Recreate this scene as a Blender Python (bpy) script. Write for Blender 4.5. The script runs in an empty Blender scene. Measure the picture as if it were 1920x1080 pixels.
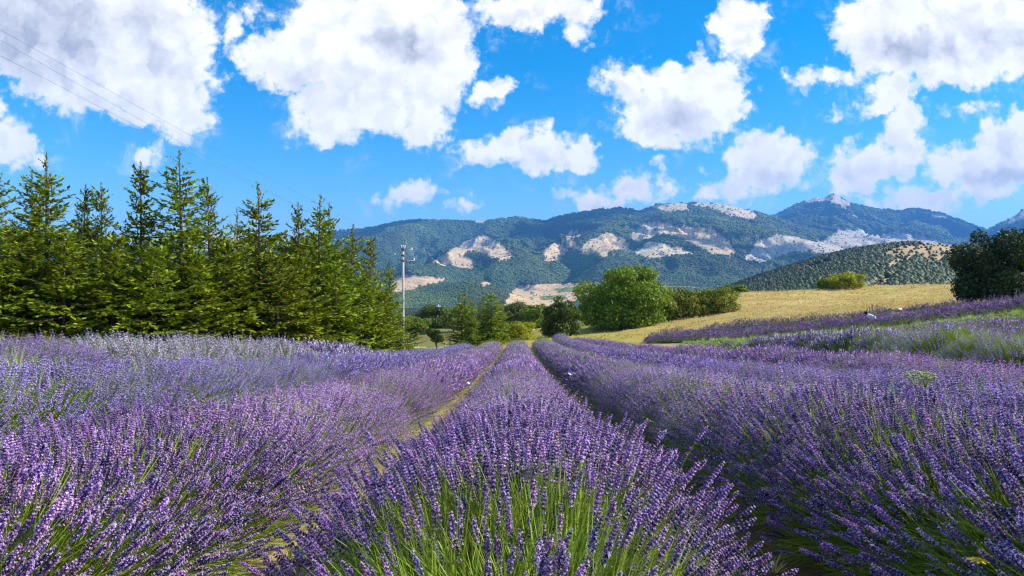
import bpy, math, random
import numpy as np
from mathutils import Vector, Matrix

sc = bpy.context.scene
COL = sc.collection
R = math.radians

# ------------------------------------------------------------------ camera, sun, sky
CAMZ = 1.32
FPX = 1280.0                      # focal length in pixels of the 1920 px wide photograph
cd = bpy.data.cameras.new('camera')
cam = bpy.data.objects.new('camera', cd)
COL.objects.link(cam)
cam.location = (0, 0, CAMZ)
cam.rotation_euler = (R(90), 0, 0)
cd.lens = 24.0
cd.sensor_width = 36.0
cd.clip_start = 0.05
cd.clip_end = 60000
sc.camera = cam

SUN_AZ, SUN_EL = R(86), R(38)     # azimuth measured from the view direction (+Y) towards +X
SUNV = Vector((math.cos(SUN_EL) * math.sin(SUN_AZ), math.cos(SUN_EL) * math.cos(SUN_AZ), math.sin(SUN_EL)))
sd = bpy.data.lights.new('sun', 'SUN')
sd.energy = 5.0
sd.angle = R(0.53)
sd.color = (1.0, 0.94, 0.84)
sun = bpy.data.objects.new('sun', sd)
COL.objects.link(sun)
sun.location = SUNV * 200
sun.rotation_euler = SUNV.to_track_quat('Z', 'Y').to_euler()

sc.view_settings.view_transform = 'Standard'
sc.view_settings.look = 'None'
sc.view_settings.exposure = 0.6
sc.view_settings.gamma = 1.0
sc.view_settings.use_curve_mapping = False
sc.render.engine = 'CYCLES'
sc.cycles.max_bounces = 6
sc.cycles.diffuse_bounces = 3
sc.cycles.glossy_bounces = 2
sc.cycles.transmission_bounces = 4
sc.cycles.transparent_max_bounces = 4
sc.cycles.volume_bounces = 0
sc.cycles.use_denoising = True
sc.cycles.denoiser = 'OPENIMAGEDENOISE'
sc.cycles.denoising_input_passes = 'RGB_ALBEDO_NORMAL'
sc.cycles.denoising_prefilter = 'ACCURATE'
sc.cycles.sample_clamp_indirect = 4.0
sc.cycles.pixel_filter_type = 'BLACKMAN_HARRIS'
sc.cycles.filter_width = 1.3

SKY_STRENGTH = 0.15
world = bpy.data.worlds.new('World')
sc.world = world
world.use_nodes = True


class NT:
    """tiny helper to write node trees as expressions"""
    def __init__(self, nt):
        self.nt = nt

    def n(self, t, **kw):
        nd = self.nt.nodes.new(t)
        for k, v in kw.items():
            setattr(nd, k, v)
        return nd

    def link(self, a, b):
        self.nt.links.new(a, b)

    def put(self, sock, v):
        if isinstance(v, bpy.types.NodeSocket):
            self.nt.links.new(v, sock)
        else:
            sock.default_value = v

    def m(self, op, a, b=None, c=None, clamp=False):
        nd = self.n('ShaderNodeMath', operation=op, use_clamp=clamp)
        self.put(nd.inputs[0], a)
        if b is not None:
            self.put(nd.inputs[1], b)
        if c is not None:
            self.put(nd.inputs[2], c)
        return nd.outputs[0]

    def v(self, op, a, b=None, c=None):
        nd = self.n('ShaderNodeVectorMath', operation=op)
        self.put(nd.inputs[0], a)
        if b is not None:
            self.put(nd.inputs[1], b)
        if c is not None:
            self.put(nd.inputs[2], c)
        return nd.outputs['Value'] if op in ('LENGTH', 'DOT_PRODUCT', 'DISTANCE') else nd.outputs[0]

    def ss(self, x, lo, hi, a=0.0, b=1.0):
        nd = self.n('ShaderNodeMapRange', interpolation_type='SMOOTHSTEP')
        self.put(nd.inputs['Value'], x)
        nd.inputs['From Min'].default_value = lo
        nd.inputs['From Max'].default_value = hi
        nd.inputs['To Min'].default_value = a
        nd.inputs['To Max'].default_value = b
        return nd.outputs[0]

    def noise(self, vec, scale, detail=4, rough=0.55, lac=2.0, dist=0.0, out='Fac', dim='3D'):
        nd = self.n('ShaderNodeTexNoise', noise_dimensions=dim)
        if vec is not None:
            self.put(nd.inputs['Vector'], vec)
        nd.inputs['Scale'].default_value = scale
        nd.inputs['Detail'].default_value = detail
        nd.inputs['Roughness'].default_value = rough
        nd.inputs['Lacunarity'].default_value = lac
        nd.inputs['Distortion'].default_value = dist
        return nd.outputs[out]

    def mix(self, f, a, b, blend='MIX'):
        nd = self.n('ShaderNodeMix', data_type='RGBA', blend_type=blend, clamp_factor=True)
        self.put(nd.inputs[0], f)
        self.put(nd.inputs[6], a)
        self.put(nd.inputs[7], b)
        return nd.outputs[2]


# clouds: (x, y, half width, half height) as seen along the view, in direction space
CLOUDS = [
    (90, 20, 210, 120), (240, 80, 150, 110), (300, 170, 85, 70), (180, 150, 150, 60), (345, 220, 48, 40), (120, 90, 110, 80),
    (348, 115, 48, 60),
    (434, 62, 16, 34), (474, 22, 26, 18), (406, 155, 15, 20),
    (552, 108, 100, 56), (640, 70, 110, 90), (760, 70, 120, 100), (680, 190, 125, 62), (770, 170, 90, 60), (620, 240, 70, 34),
    (800, 240, 50, 30), (850, 130, 40, 42), (860, 30, 24, 42),
    (990, 15, 110, 36), (1080, 20, 42, 28), (1088, 65, 22, 18),
    (1390, 55, 50, 52), (1420, 30, 28, 26), (1360, 95, 30, 18),
    (1285, 195, 105, 72), (1320, 155, 72, 44), (1225, 225, 76, 52), (1375, 190, 34, 40), (1185, 150, 52, 32), (1160, 135, 30, 18),
    (1265, 265, 40, 22), (1240, 300, 11, 9),
    (905, 284, 50, 22), (960, 275, 55, 32), (1020, 285, 60, 38), (1085, 285, 40, 32), (1018, 250, 24, 20),
    (1430, 300, 66, 46), (1490, 305, 36, 42), (1400, 335, 70, 32), (1340, 360, 40, 16),
    (1120, 372, 70, 26), (1180, 355, 46, 30), (1254, 357, 24, 16), (1236, 372, 20, 10),
    (1700, 55, 130, 84), (1800, 60, 140, 100), (1900, 70, 90, 70), (1770, 130, 60, 34),
    (1680, 165, 46, 40), (1650, 200, 36, 26), (1695, 240, 44, 50), (1640, 305, 72, 36), (1600, 335, 44, 30), (1700, 280, 42, 34),
    (1800, 310, 70, 40), (1880, 290, 66, 60), (1740, 372, 78, 26), (1850, 350, 60, 30), (1915, 240, 30, 30),
    (1560, 150, 58, 20), (1555, 138, 28, 18), (1478, 143, 13, 12),
    (776, 358, 34, 25), (742, 386, 32, 11), (866, 380, 22, 12), (15, 265, 50, 42), (60, 282, 26, 22), (0, 200, 16, 36),
    (275, 293, 34, 18), (1836, 206, 38, 11), (1570, 222, 22, 9), (920, 172, 36, 22), (1620, 378, 18, 9),
    (395, 450, 70, 22), (200, 470, 60, 18), (1570, 380, 24, 10),
]
# darker undersides of the clouds (x, y, half width, half height, amount)
SHADES = [(60, 60, 210, 120, .75), (240, 40, 110, 60, .35), (300, 120, 100, 60, .3), (760, 85, 90, 38, .7), (600, 150, 110, 34, .28),
          (700, 190, 90, 30, .25), (1700, 85, 120, 40, .75), (1850, 60, 90, 60, .3), (1260, 235, 90, 30, .45), (1420, 335, 90, 22, .4),
          (1870, 335, 80, 24, .65), (1640, 320, 70, 20, .25), (1000, 305, 90, 14, .3), (1130, 385, 70, 12, .25), (1390, 80, 40, 14, .2),
          (200, 200, 120, 30, .3), (960, 30, 80, 12, .35)]


def build_world():
    nt = world.node_tree
    nt.nodes.clear()
    g = NT(nt)
    out = g.n('ShaderNodeOutputWorld')
    bg = g.n('ShaderNodeBackground')
    g.link(bg.outputs[0], out.inputs[0])
    bg.inputs[1].default_value = SKY_STRENGTH
    sky = g.n('ShaderNodeTexSky', sky_type='NISHITA', sun_disc=False)
    sky.sun_elevation = SUN_EL
    sky.sun_rotation = SUN_AZ
    sky.altitude = 600
    sky.air_density = 1.0
    sky.dust_density = 0.3
    sky.ozone_density = 3.0
    hs = g.n('ShaderNodeHueSaturation')
    g.link(sky.outputs[0], hs.inputs['Color'])
    hs.inputs['Hue'].default_value = 0.495
    hs.inputs['Saturation'].default_value = 1.5
    hs.inputs['Value'].default_value = .95
    co = g.n('ShaderNodeTexCoord')
    d = co.outputs['Generated']
    sep = g.n('ShaderNodeSeparateXYZ')
    g.link(d, sep.inputs[0])
    X, Y, Z = sep.outputs
    ys = g.m('MAXIMUM', Y, 0.05)
    # direction -> plane (tangent coordinates), in units of 100 photograph pixels
    px = g.m('MULTIPLY', g.m('DIVIDE', X, ys), 12.8)
    py = g.m('MULTIPLY', g.m('DIVIDE', Z, ys), 12.8)
    cmb = g.n('ShaderNodeCombineXYZ')
    g.link(px, cmb.inputs[0])
    g.link(py, cmb.inputs[1])
    P = cmb.outputs[0]

    def conv(x, y):
        return (x - 960) / 100.0, (540 - y) / 100.0

    # billowy distortion of the outlines
    w1 = g.noise(P, 1.1, 5, 0.62, out='Color')
    w1 = g.v('SUBTRACT', w1, (.5, .5, .5))
    w2 = g.noise(P, 5.0, 4, 0.62, out='Color')
    w2 = g.v('SUBTRACT', w2, (.5, .5, .5))
    Pw = g.v('MULTIPLY_ADD', w1, (.85, .6, 0), P)
    Pw = g.v('MULTIPLY_ADD', w2, (.36, .32, 0), Pw)
    f = None
    for (x, y, a, b) in CLOUDS:
        cx, cy = conv(x, y)
        a, b = a / 100 * 1.1, b / 100 * 1.1
        l = g.v('LENGTH', g.v('MULTIPLY_ADD', Pw, (1 / a, 1 / b, 0), (-cx / a, -cy / b, 0)))
        # distance-like value, so that big clouds do not get softer edges
        l = g.m('MULTIPLY', g.m('SUBTRACT', l, 1.0), min(a, b))
        f = l if f is None else g.m('SMOOTH_MIN', f, l, 0.10)
    fine = g.noise(P, 3.0, 8, 0.62)
    puff = g.n('ShaderNodeTexVoronoi', feature='SMOOTH_F1')
    g.put(puff.inputs['Vector'], Pw)
    puff.inputs['Scale'].default_value = 3.4
    puff.inputs['Smoothness'].default_value = 0.35
    pv = puff.outputs['Distance']
    ff = g.m('ADD', f, g.m('MULTIPLY', g.m('SUBTRACT', fine, .5), .62))
    ff = g.m('ADD', ff, g.m('MULTIPLY', g.m('SUBTRACT', pv, .45), .22))
    dens = g.ss(ff, 0.09, -0.15)
    # wisps
    wn = g.noise(P, 1.5, 8, 0.68, dist=.4)
    near = g.ss(f, .55, .0)
    wisp = g.m('MULTIPLY', g.m('MULTIPLY', g.ss(wn, .52, .76), near), .45)
    dens = g.m('MAXIMUM', dens, wisp)
    # beyond the photograph the same kind of sky goes on
    inside = g.m('MULTIPLY', g.ss(g.m('ABSOLUTE', px), 11.5, 10.2), g.m('MULTIPLY', g.ss(py, 7.0, 5.9), g.ss(Y, .1, .3)))
    dd = g.v('MULTIPLY', d, (2.2, 2.2, 4.4))
    on = g.noise(dd, 1.6, 8, 0.62)
    od = g.m('MULTIPLY', g.ss(on, .51, .60), g.ss(Z, .0, .12))
    dens = g.m('ADD', g.m('MULTIPLY', dens, inside), g.m('MULTIPLY', od, g.m('SUBTRACT', 1.0, inside)))
    # shading
    s = None
    for (x, y, a, b, k) in SHADES:
        cx, cy = conv(x, y)
        a, b = a / 100, b / 100
        l = g.v('LENGTH', g.v('MULTIPLY_ADD', Pw, (1 / a, 1 / b, 0), (-cx / a, -cy / b, 0)))
        l = g.ss(l, 1.35, .1, 0.0, k)
        s = l if s is None else g.m('MAXIMUM', s, l)
    sn = g.noise(Pw, 1.7, 5, .55)
    depth = g.ss(f, -.05, -.6)
    sh = g.m('MULTIPLY', s, g.ss(sn, .15, .7, .7, 1.1))
    sh = g.m('ADD', sh, g.m('MULTIPLY', depth, g.ss(sn, .42, .7, 0, .22)))
    sh = g.m('ADD', sh, g.m('MULTIPLY', g.ss(pv, .25, .7), .10))
    na_ = g.noise(Pw, 1.5, 3, .5)
    nb_ = g.noise(g.v('ADD', Pw, (.16, .20, 0)), 1.5, 3, .5)
    rel = g.m('SUBTRACT', nb_, na_)
    sh = g.m('ADD', sh, g.m('MULTIPLY', rel, 1.1))
    sh = g.m('MULTIPLY', sh, g.ss(dens, .5, 1.0), clamp=True)
    k = 1 / SKY_STRENGTH
    ccol = g.mix(sh, (.90 * k, .885 * k, .875 * k, 1), (.37 * k, .38 * k, .43 * k, 1))
    col = g.mix(g.m('MULTIPLY', dens, .97), hs.outputs[0], ccol)
    g.link(col, bg.inputs[0])


build_world()

# ------------------------------------------------------------------ numpy noise
_rs = np.random.RandomState(7)
_PERM = _rs.permutation(4096).astype(np.int64)
_GRAD = _rs.uniform(0, 2 * math.pi, 4096)
_GX, _GY = np.cos(_GRAD), np.sin(_GRAD)


def perlin(x, y):
    x = np.asarray(x, float)
    y = np.asarray(y, float)
    xi, yi = np.floor(x).astype(np.int64), np.floor(y).astype(np.int64)
    xf, yf = x - xi, y - yi

    def gr(ix, iy, dx, dy):
        h = _PERM[(_PERM[ix & 4095] + iy) & 4095]
        return _GX[h] * dx + _GY[h] * dy
    u = xf * xf * xf * (xf * (xf * 6 - 15) + 10)
    v = yf * yf * yf * (yf * (yf * 6 - 15) + 10)
    a = gr(xi, yi, xf, yf)
    b = gr(xi + 1, yi, xf - 1, yf)
    c = gr(xi, yi + 1, xf, yf - 1)
    d = gr(xi + 1, yi + 1, xf - 1, yf - 1)
    return ((a + (b - a) * u) + ((c + (d - c) * u) - (a + (b - a) * u)) * v) * 1.4


def fbm(x, y, oct=5, gain=.5, lac=2.03):
    s, a = 0, 1.0
    for _ in range(oct):
        s = s + a * perlin(x, y)
        x, y, a = x * lac + 17.3, y * lac - 9.1, a * gain
    return s


def ridged(x, y, oct=5, gain=.5):
    s, a = 0, 1.0
    for _ in range(oct):
        s = s + a * (1 - 2 * np.abs(perlin(x, y)))
        x, y, a = x * 2.03 + 11.3, y * 2.03 - 5.1, a * gain
    return s


def sstep(x, a, b):
    t = np.clip((x - a) / (b - a), 0, 1)
    return t * t * (3 - 2 * t)


def smax(a, b, k):
    h = np.clip(.5 + .5 * (a - b) / k, 0, 1)
    return b + (a - b) * h + k * h * (1 - h)


def lin(c):
    return tuple((v / 12.92 if v <= .04045 else ((v + .055) / 1.055) ** 2.4) for v in (x / 255 for x in c))


def at(px, py, depth):
    """photograph pixel at a given distance ahead -> world point"""
    return ((px - 960) / FPX * depth, depth, CAMZ - (py - 540) / FPX * depth)


# ------------------------------------------------------------------ ground shape
YT = [-30, 0, 5, 10, 15, 25, 40, 62, 75, 90, 112, 140]
HT = [2.7, 0, -.45, -.9, -1.33, -2.1, -3.15, -4.35, -5.0, -5.6, -6.6, -8.2]
XT = [-40, -24, -16, -9, -6.6, -4.4, -2.2, 0, 1.2, 2.2, 4.4, 7]
OT = [2.2, 1.7, 1.35, .9, .62, .36, .0, 0, .10, .22, .23, .27]


def near_table(x, y):
    h = np.interp(y, YT, HT)
    o = np.interp(x, XT, OT)
    F = np.interp(y, [15, 40, 62, 90], [1, .15, -.5, -.3])
    o = np.where(x < 0, np.where(F < 0, np.minimum(o, .9), o) * F, o)
    return h + o


ctrl = []
for yy in (-25, -12, -4, 0, 3, 6, 10, 15, 22, 30, 40, 50, 62):
    for xx in (-24, -16, -9, -6.6, -4.4, -2.2, 0, 2.2, 4.4, 7):
        ctrl.append((xx, yy, float(near_table(np.float64(xx), np.float64(yy)))))
HILL = [(1920, 690, 13), (1700, 690, 14.5), (1500, 684, 20), (1400, 673, 26), (1300, 663, 38),
        (1920, 652, 16.5), (1600, 660, 22),
        (1920, 604, 22.5), (1700, 629, 28), (1500, 637, 36), (1300, 653, 48),
        (1920, 593, 27), (1700, 613, 36), (1500, 632, 46), (1300, 641, 58), (1210, 644, 66),
        (1920, 588, 34), (1700, 596, 46), (1500, 615, 58), (1400, 617, 64), (1210, 640, 71),
        (1000, 639, 74), (1100, 630, 78), (1165, 613, 88), (1300, 593, 90), (1385, 579, 93),
        (1400, 549, 110), (1500, 547, 111), (1575, 541, 113), (1650, 549, 106), (1800, 557, 84), (1860, 567, 60), (1920, 565, 62),
        (1600, 571, 82), (1500, 581, 82), (1700, 566, 72), (1280, 562, 112), (1180, 585, 112), (1060, 610, 100)]
for h in HILL:
    ctrl.append(at(*h))
ctrl += [(-10, 75, -5.4), (-20, 90, -6.3), (-40, 60, -3.4), (-40, 25, .3), (-40, -15, 3.6), (0, 95, -6.2), (-15, 112, -7.4),
         (20, 0, 2.7), (40, 0, 4.4), (60, 25, 3.2), (60, 60, 2.0), (62, 112, 1.6), (20, -20, 4.6), (50, -20, 5.5), (10, -5, 1.2), (10, -20, 2.6),
         (0, 125, -8.0), (30, 135, -4.0), (50, 140, -3.0)]
CT = np.array(ctrl)
TS = 12.0


def tps_fit(P, z, lam=.02):
    n = len(P)
    d2 = ((P[:, None, :] - P[None, :, :]) ** 2).sum(-1)
    K = .5 * d2 * np.log(d2 + 1e-12) + lam * np.eye(n)
    A = np.zeros((n + 3, n + 3))
    A[:n, :n] = K
    A[:n, n] = 1
    A[:n, n + 1:] = P
    A[n, :n] = 1
    A[n + 1:, :n] = P.T
    return np.linalg.solve(A, np.concatenate([z, [0, 0, 0]]))


_W = tps_fit(CT[:, :2] / TS, CT[:, 2])


def tps(x, y):
    sh = np.shape(x)
    q = np.stack([np.clip(np.ravel(x), -34, 66), np.clip(np.ravel(y), -24, 140)], 1) / TS
    o = np.empty(len(q))
    P = CT[:, :2] / TS
    for i in range(0, len(q), 40000):
        c = q[i:i + 40000]
        d2 = (c[:, 0:1] - P[None, :, 0]) ** 2 + (c[:, 1:2] - P[None, :, 1]) ** 2
        o[i:i + 40000] = (.5 * d2 * np.log(d2 + 1e-12)) @ _W[:-3] + _W[-3] + c @ _W[-2:]
    return o.reshape(sh)


RIDGE1 = [(-400, 490), (0, 500), (300, 496), (450, 488), (560, 456), (600, 441), (640, 432), (700, 426), (740, 417), (780, 412), (840, 413), (885, 415), (920, 412), (970, 407), (1020, 414),
          (1060, 403), (1120, 393), (1160, 389), (1200, 396), (1235, 382), (1265, 380), (1300, 381), (1340, 380), (1380, 388), (1420, 398), (1452, 406),
          (1500, 424), (1600, 444), (1750, 452), (1900, 456), (2400, 440)]
RIDGE2 = [(1100, 470), (1300, 436), (1400, 418), (1452, 402), (1490, 385), (1513, 376), (1530, 371), (1545, 372), (1562, 363), (1576, 370), (1600, 382), (1650, 392), (1686, 395),
          (1708, 390), (1735, 393), (1765, 399), (1800, 412), (1850, 431), (1880, 440), (2400, 450)]
RIDGE3 = [(1500, 500), (1700, 470), (1800, 450), (1850, 430), (1880, 416), (1904, 404), (1912, 397), (1922, 392), (1960, 376), (2100, 362), (2400, 390)]
HILLF = [(1150, 590), (1300, 560), (1370, 538), (1420, 520), (1500, 497), (1560, 481), (1600, 473), (1640, 467), (1700, 461), (1760, 462), (1830, 466), (1950, 474), (2400, 470)]
FLOORY = [140, 200, 320, 600, 1200, 2000, 2600, 3300, 4500, 7000, 14000]
FLOORH = [-12, -19, -30, -43, -53, -56, -42, -18, 35, 90, 150]
BUMPS = [(893, 449, 62, 4700, 420), (800, 455, 60, 5200, 500), (1040, 458, 35, 4900, 350), (1140, 441, 55, 5000, 420), (1240, 422, 55, 5500, 450), (1325, 434, 58, 5000, 400),
         (1480, 446, 70, 4500, 420), (1545, 466, 40, 4700, 350), (1625, 434, 62, 5600, 450), (1720, 444, 60, 5600, 420), (780, 517, 90, 2500, 330), (900, 530, 60, 2300, 300),
         (1260, 480, 60, 4200, 500), (1000, 500, 90, 4000, 500)]


def elev(tab, px, D):
    t = np.array(tab, float)
    return CAMZ + (540 - np.interp(px, t[:, 0], t[:, 1])) / FPX * D


def far_height(x, y):
    y = np.maximum(y, 60.0)
    u = x / y
    px = 960 + FPX * u
    fl = np.interp(y, FLOORY, FLOORH) + 3 * fbm(x / 300, y / 300, 3) * sstep(y, 200, 800)
    amp = sstep(y, 2400, 5000)
    sp = ridged(x / 1500 + .15 * fbm(x / 700, y / 900, 3), y / 3800, 4, .5)
    sp2 = ridged(x / 520, y / 900 + 4, 4, .5)

    def ridge(tab, D, yf, back, p):
        e = elev(tab, px, D)
        t = np.clip((y - yf) / (D - yf), 0, 1)
        s = t ** p * (1 - .25 * t * (1 - t) * 2)
        b = np.clip((y - D) / back, 0, 1)
        hh = np.where(y <= D, fl + (e - fl) * s, e * (1 - .55 * sstep(b, 0, 1)))
        nz = t * (1 - t) * 4
        return hh + (nz * .60 * np.minimum(sp - .9, .15) + nz * .13 * np.minimum(sp2 - .9, .15)) * e
    h1 = ridge(RIDGE1, 6600, 2700, 1500, 1.25)
    h2 = ridge(RIDGE2, 9400, 5200, 2500, 1.1)
    h3 = ridge(RIDGE3, 8200, 4200, 2500, 1.2)
    # keep the first ridge from hiding the peak behind it
    h = smax(smax(h1, h2, 20), h3, 20)
    for (bx, by, bw, bd, wy) in BUMPS:
        top = CAMZ + (540 - by) / FPX * bd
        xc = (bx - 960) / FPX * bd
        wx = bw / FPX * bd
        q = ((x - xc) / wx) ** 2 + ((y - bd) / wy) ** 2
        gsh = np.exp(-q) * (1 + .18 * fbm(x / 160, y / 160, 4))
        base = np.interp(bd, FLOORY, FLOORH) + elev(RIDGE1, bx, 6600) * ((bd - 2700) / 3900) ** 1.25 if bd > 2700 else np.interp(bd, FLOORY, FLOORH)
        h = np.maximum(h, fl) + max(8, top - base) * gsh * .8
    h = smax(h, fl, 12)
    e = elev(HILLF, px, 1050)
    t = np.clip((y - 230) / (1050 - 230), 0, 1)
    hf = np.where(y < 1050, -24 + (e + 24) * sstep(t, -.15, 1.02), e - (y - 1050) * .22)
    hf = hf + 4.0 * ridged(x / 170, y / 260, 3) * t * (1 - t)
    h = smax(h, hf, 5)
    return h


def ground(x, y):
    x = np.asarray(x, float)
    y = np.asarray(y, float)
    b = np.maximum(sstep(y, 118, 200), sstep(np.abs(x - 16), 60, 130))
    n = tps(x, y)
    n = n - .0016 * np.maximum(y - 116, 0) ** 2
    f = np.minimum(far_height(x, np.maximum(y, 140)), np.where(y < 140, -4, 1e9))
    return n * (1 - b) + f * b


def gz(x, y):
    return float(ground(np.array([x]), np.array([y]))[0])


# ------------------------------------------------------------------ mesh helpers
def new_mesh(name, V, F, mats=(), mi=None, smooth=False):
    """V (n,3); F either an (m,k) array or a list of such arrays"""
    me = bpy.data.meshes.new(name)
    V = np.asarray(V, np.float32)
    Fs = F if isinstance(F, list) else [F]
    Fs = [np.asarray(f, np.int32) for f in Fs if len(f)]
    nl = sum(f.size for f in Fs)
    nf = sum(len(f) for f in Fs)
    me.vertices.add(len(V))
    me.vertices.foreach_set('co', V.ravel())
    if nf:
        me.loops.add(nl)
        me.polygons.add(nf)
        me.loops.foreach_set('vertex_index', np.concatenate([f.ravel() for f in Fs]))
        st, o = [], 0
        for f in Fs:
            st.append(o + np.arange(len(f)) * f.shape[1])
            o += f.size
        me.polygons.foreach_set('loop_start', np.concatenate(st).astype(np.int32))
        if mi is not None:
            me.polygons.foreach_set('material_index', np.asarray(mi, np.int32))
        if smooth:
            me.polygons.foreach_set('use_smooth', np.ones(nf, bool))
    for m in mats:
        me.materials.append(m)
    me.update(calc_edges=True)
    return me


def set_attr(me, name, data, typ='FLOAT', domain='POINT'):
    a = me.attributes.new(name, typ, domain)
    data = np.asarray(data, np.float32)
    if typ == 'FLOAT_COLOR':
        if data.shape[1] == 3:
            data = np.concatenate([data, np.ones((len(data), 1), np.float32)], 1)
        a.data.foreach_set('color', data.ravel())
    elif typ == 'FLOAT_VECTOR':
        a.data.foreach_set('vector', data.ravel())
    elif typ == 'INT':
        a.data.foreach_set('value', data.astype(np.int32))
    else:
        a.data.foreach_set('value', data.ravel())


def obj(name, me, parent=None, loc=None, rot=None, scale=None, link=True):
    o = bpy.data.objects.new(name, me)
    if link:
        COL.objects.link(o)
    if parent is not None:
        o.parent = parent
    if loc is not None:
        o.location = loc
    if rot is not None:
        o.rotation_euler = rot
    if scale is not None:
        o.scale = scale
    return o


def tag(o, label=None, cat=None, group=None, kind=None):
    if label:
        o['label'] = label
    if cat:
        o['category'] = cat
    if group:
        o['group'] = group
    if kind:
        o['kind'] = kind
    return o


def thing(name, loc, label, cat, group=None, rz=0):
    o = obj(name, None, loc=loc, rot=(0, 0, rz))
    o.empty_display_size = .3
    return tag(o, label, cat, group)


def tube(path, radii, n=6, cap=True):
    """tapered tube along a polyline -> V, F(quads) (+caps as tris)"""
    P = np.asarray(path, float)
    k = len(P)
    T = np.gradient(P, axis=0)
    T /= np.linalg.norm(T, axis=1)[:, None] + 1e-9
    ref = np.array([0, 0, 1.0]) if abs(T[0][2]) < .9 else np.array([1.0, 0, 0])
    V = []
    for i in range(k):
        a = np.cross(T[i], ref)
        a /= np.linalg.norm(a) + 1e-9
        b = np.cross(T[i], a)
        an = np.arange(n) / n * 2 * math.pi
        V.append(P[i] + radii[i] * (np.cos(an)[:, None] * a + np.sin(an)[:, None] * b))
    V = np.concatenate(V)
    q = []
    for i in range(k - 1):
        for j in range(n):
            q.append((i * n + j, i * n + (j + 1) % n, (i + 1) * n + (j + 1) % n, (i + 1) * n + j))
    q = np.array(q)
    t = []
    if cap:
        for base in (0, (k - 1) * n):
            for j in range(1, n - 1):
                t.append((base, base + j, base + j + 1))
    return V, q, np.array(t).reshape(-1, 3).astype(int)


class Soup:
    """collects tri / quad pieces with material indices"""
    def __init__(self):
        self.V, self.T, self.Q, self.tm, self.qm, self.n = [], [], [], [], [], 0

    def add(self, V, T=None, Q=None, m=0):
        V = np.asarray(V, float).reshape(-1, 3)
        self.V.append(V)
        if T is not None and len(T):
            T = np.asarray(T)
            self.T.append(T + self.n)
            self.tm += [m] * len(T)
        if Q is not None and len(Q):
            Q = np.asarray(Q)
            self.Q.append(Q + self.n)
            self.qm += [m] * len(Q)
        self.n += len(V)

    def tube(self, path, radii, n=6, m=0, cap=True):
        V, q, t = tube(path, radii, n, cap)
        self.add(V, t, q, m)

    def box(self, c, s, m=0, rz=0):
        x, y, z = s[0] / 2, s[1] / 2, s[2] / 2
        V = np.array([(a, b, d) for a in (-x, x) for b in (-y, y) for d in (-z, z)])
        if rz:
            cc, ss_ = math.cos(rz), math.sin(rz)
            V = np.stack([V[:, 0] * cc - V[:, 1] * ss_, V[:, 0] * ss_ + V[:, 1] * cc, V[:, 2]], 1)
        V = V + np.array(c)
        self.add(V, None, [(0, 1, 3, 2), (4, 6, 7, 5), (0, 4, 5, 1), (2, 3, 7, 6), (0, 2, 6, 4), (1, 5, 7, 3)], m)

    def mesh(self, name, mats, smooth=False):
        V = np.concatenate(self.V)
        fs, mi = [], []
        if self.T:
            fs.append(np.concatenate(self.T))
            mi += self.tm
        if self.Q:
            fs.append(np.concatenate(self.Q))
            mi += self.qm
        return new_mesh(name, V, fs, mats, mi, smooth)


# ------------------------------------------------------------------ materials
def material(name):
    m = bpy.data.materials.new(name)
    m.use_nodes = True
    m.node_tree.nodes.clear()
    g = NT(m.node_tree)
    out = g.n('ShaderNodeOutputMaterial')
    return m, g, out


def leafy(name, col, trans=.35, var=.35, tint=False, hue=.03, rough=.55, spec=.25, attr=None, tcol=None, ovar=None):
    """two sided vegetation: diffuse + a little gloss + light coming through"""
    m, g, out = material(name)
    oi = g.n('ShaderNodeObjectInfo')
    geo = g.n('ShaderNodeNewGeometry')
    rnd = oi.outputs['Random']
    isl = geo.outputs['Random Per Island']
    c = g.n('ShaderNodeHueSaturation')
    c.inputs['Color'].default_value = (*col, 1)
    if attr:
        at_ = g.n('ShaderNodeAttribute', attribute_type='GEOMETRY', attribute_name=attr)
        g.link(at_.outputs['Color'], c.inputs['Color'])
    g.link(g.m('MULTIPLY_ADD', g.m('SUBTRACT', rnd, .5), hue, .5), c.inputs['Hue'])
    val = g.m('ADD', 1.0, g.m('ADD', g.m('MULTIPLY', g.m('SUBTRACT', rnd, .5), var if ovar is None else ovar), g.m('MULTIPLY', g.m('SUBTRACT', isl, .5), var * 1.4)))
    g.link(val, c.inputs['Value'])
    cc = c.outputs[0]
    if tint:
        ta = g.n('ShaderNodeAttribute', attribute_type='INSTANCER', attribute_name='tint')
        cc = g.mix(1.0, cc, ta.outputs['Color'], 'MULTIPLY')
    bs = g.n('ShaderNodeBsdfPrincipled')
    g.link(cc, bs.inputs['Base Color'])
    bs.inputs['Roughness'].default_value = rough
    bs.inputs['Specular IOR Level'].default_value = spec
    tr = g.n('ShaderNodeBsdfTranslucent')
    if tcol:
        g.link(g.mix(1.0, cc, (*tcol, 1), 'MULTIPLY'), tr.inputs[0])
    else:
        g.link(cc, tr.inputs[0])
    mx = g.n('ShaderNodeMixShader')
    mx.inputs[0].default_value = trans
    g.link(bs.outputs[0], mx.inputs[1])
    g.link(tr.outputs[0], mx.inputs[2])
    g.link(mx.outputs[0], out.inputs[0])
    return m


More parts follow.
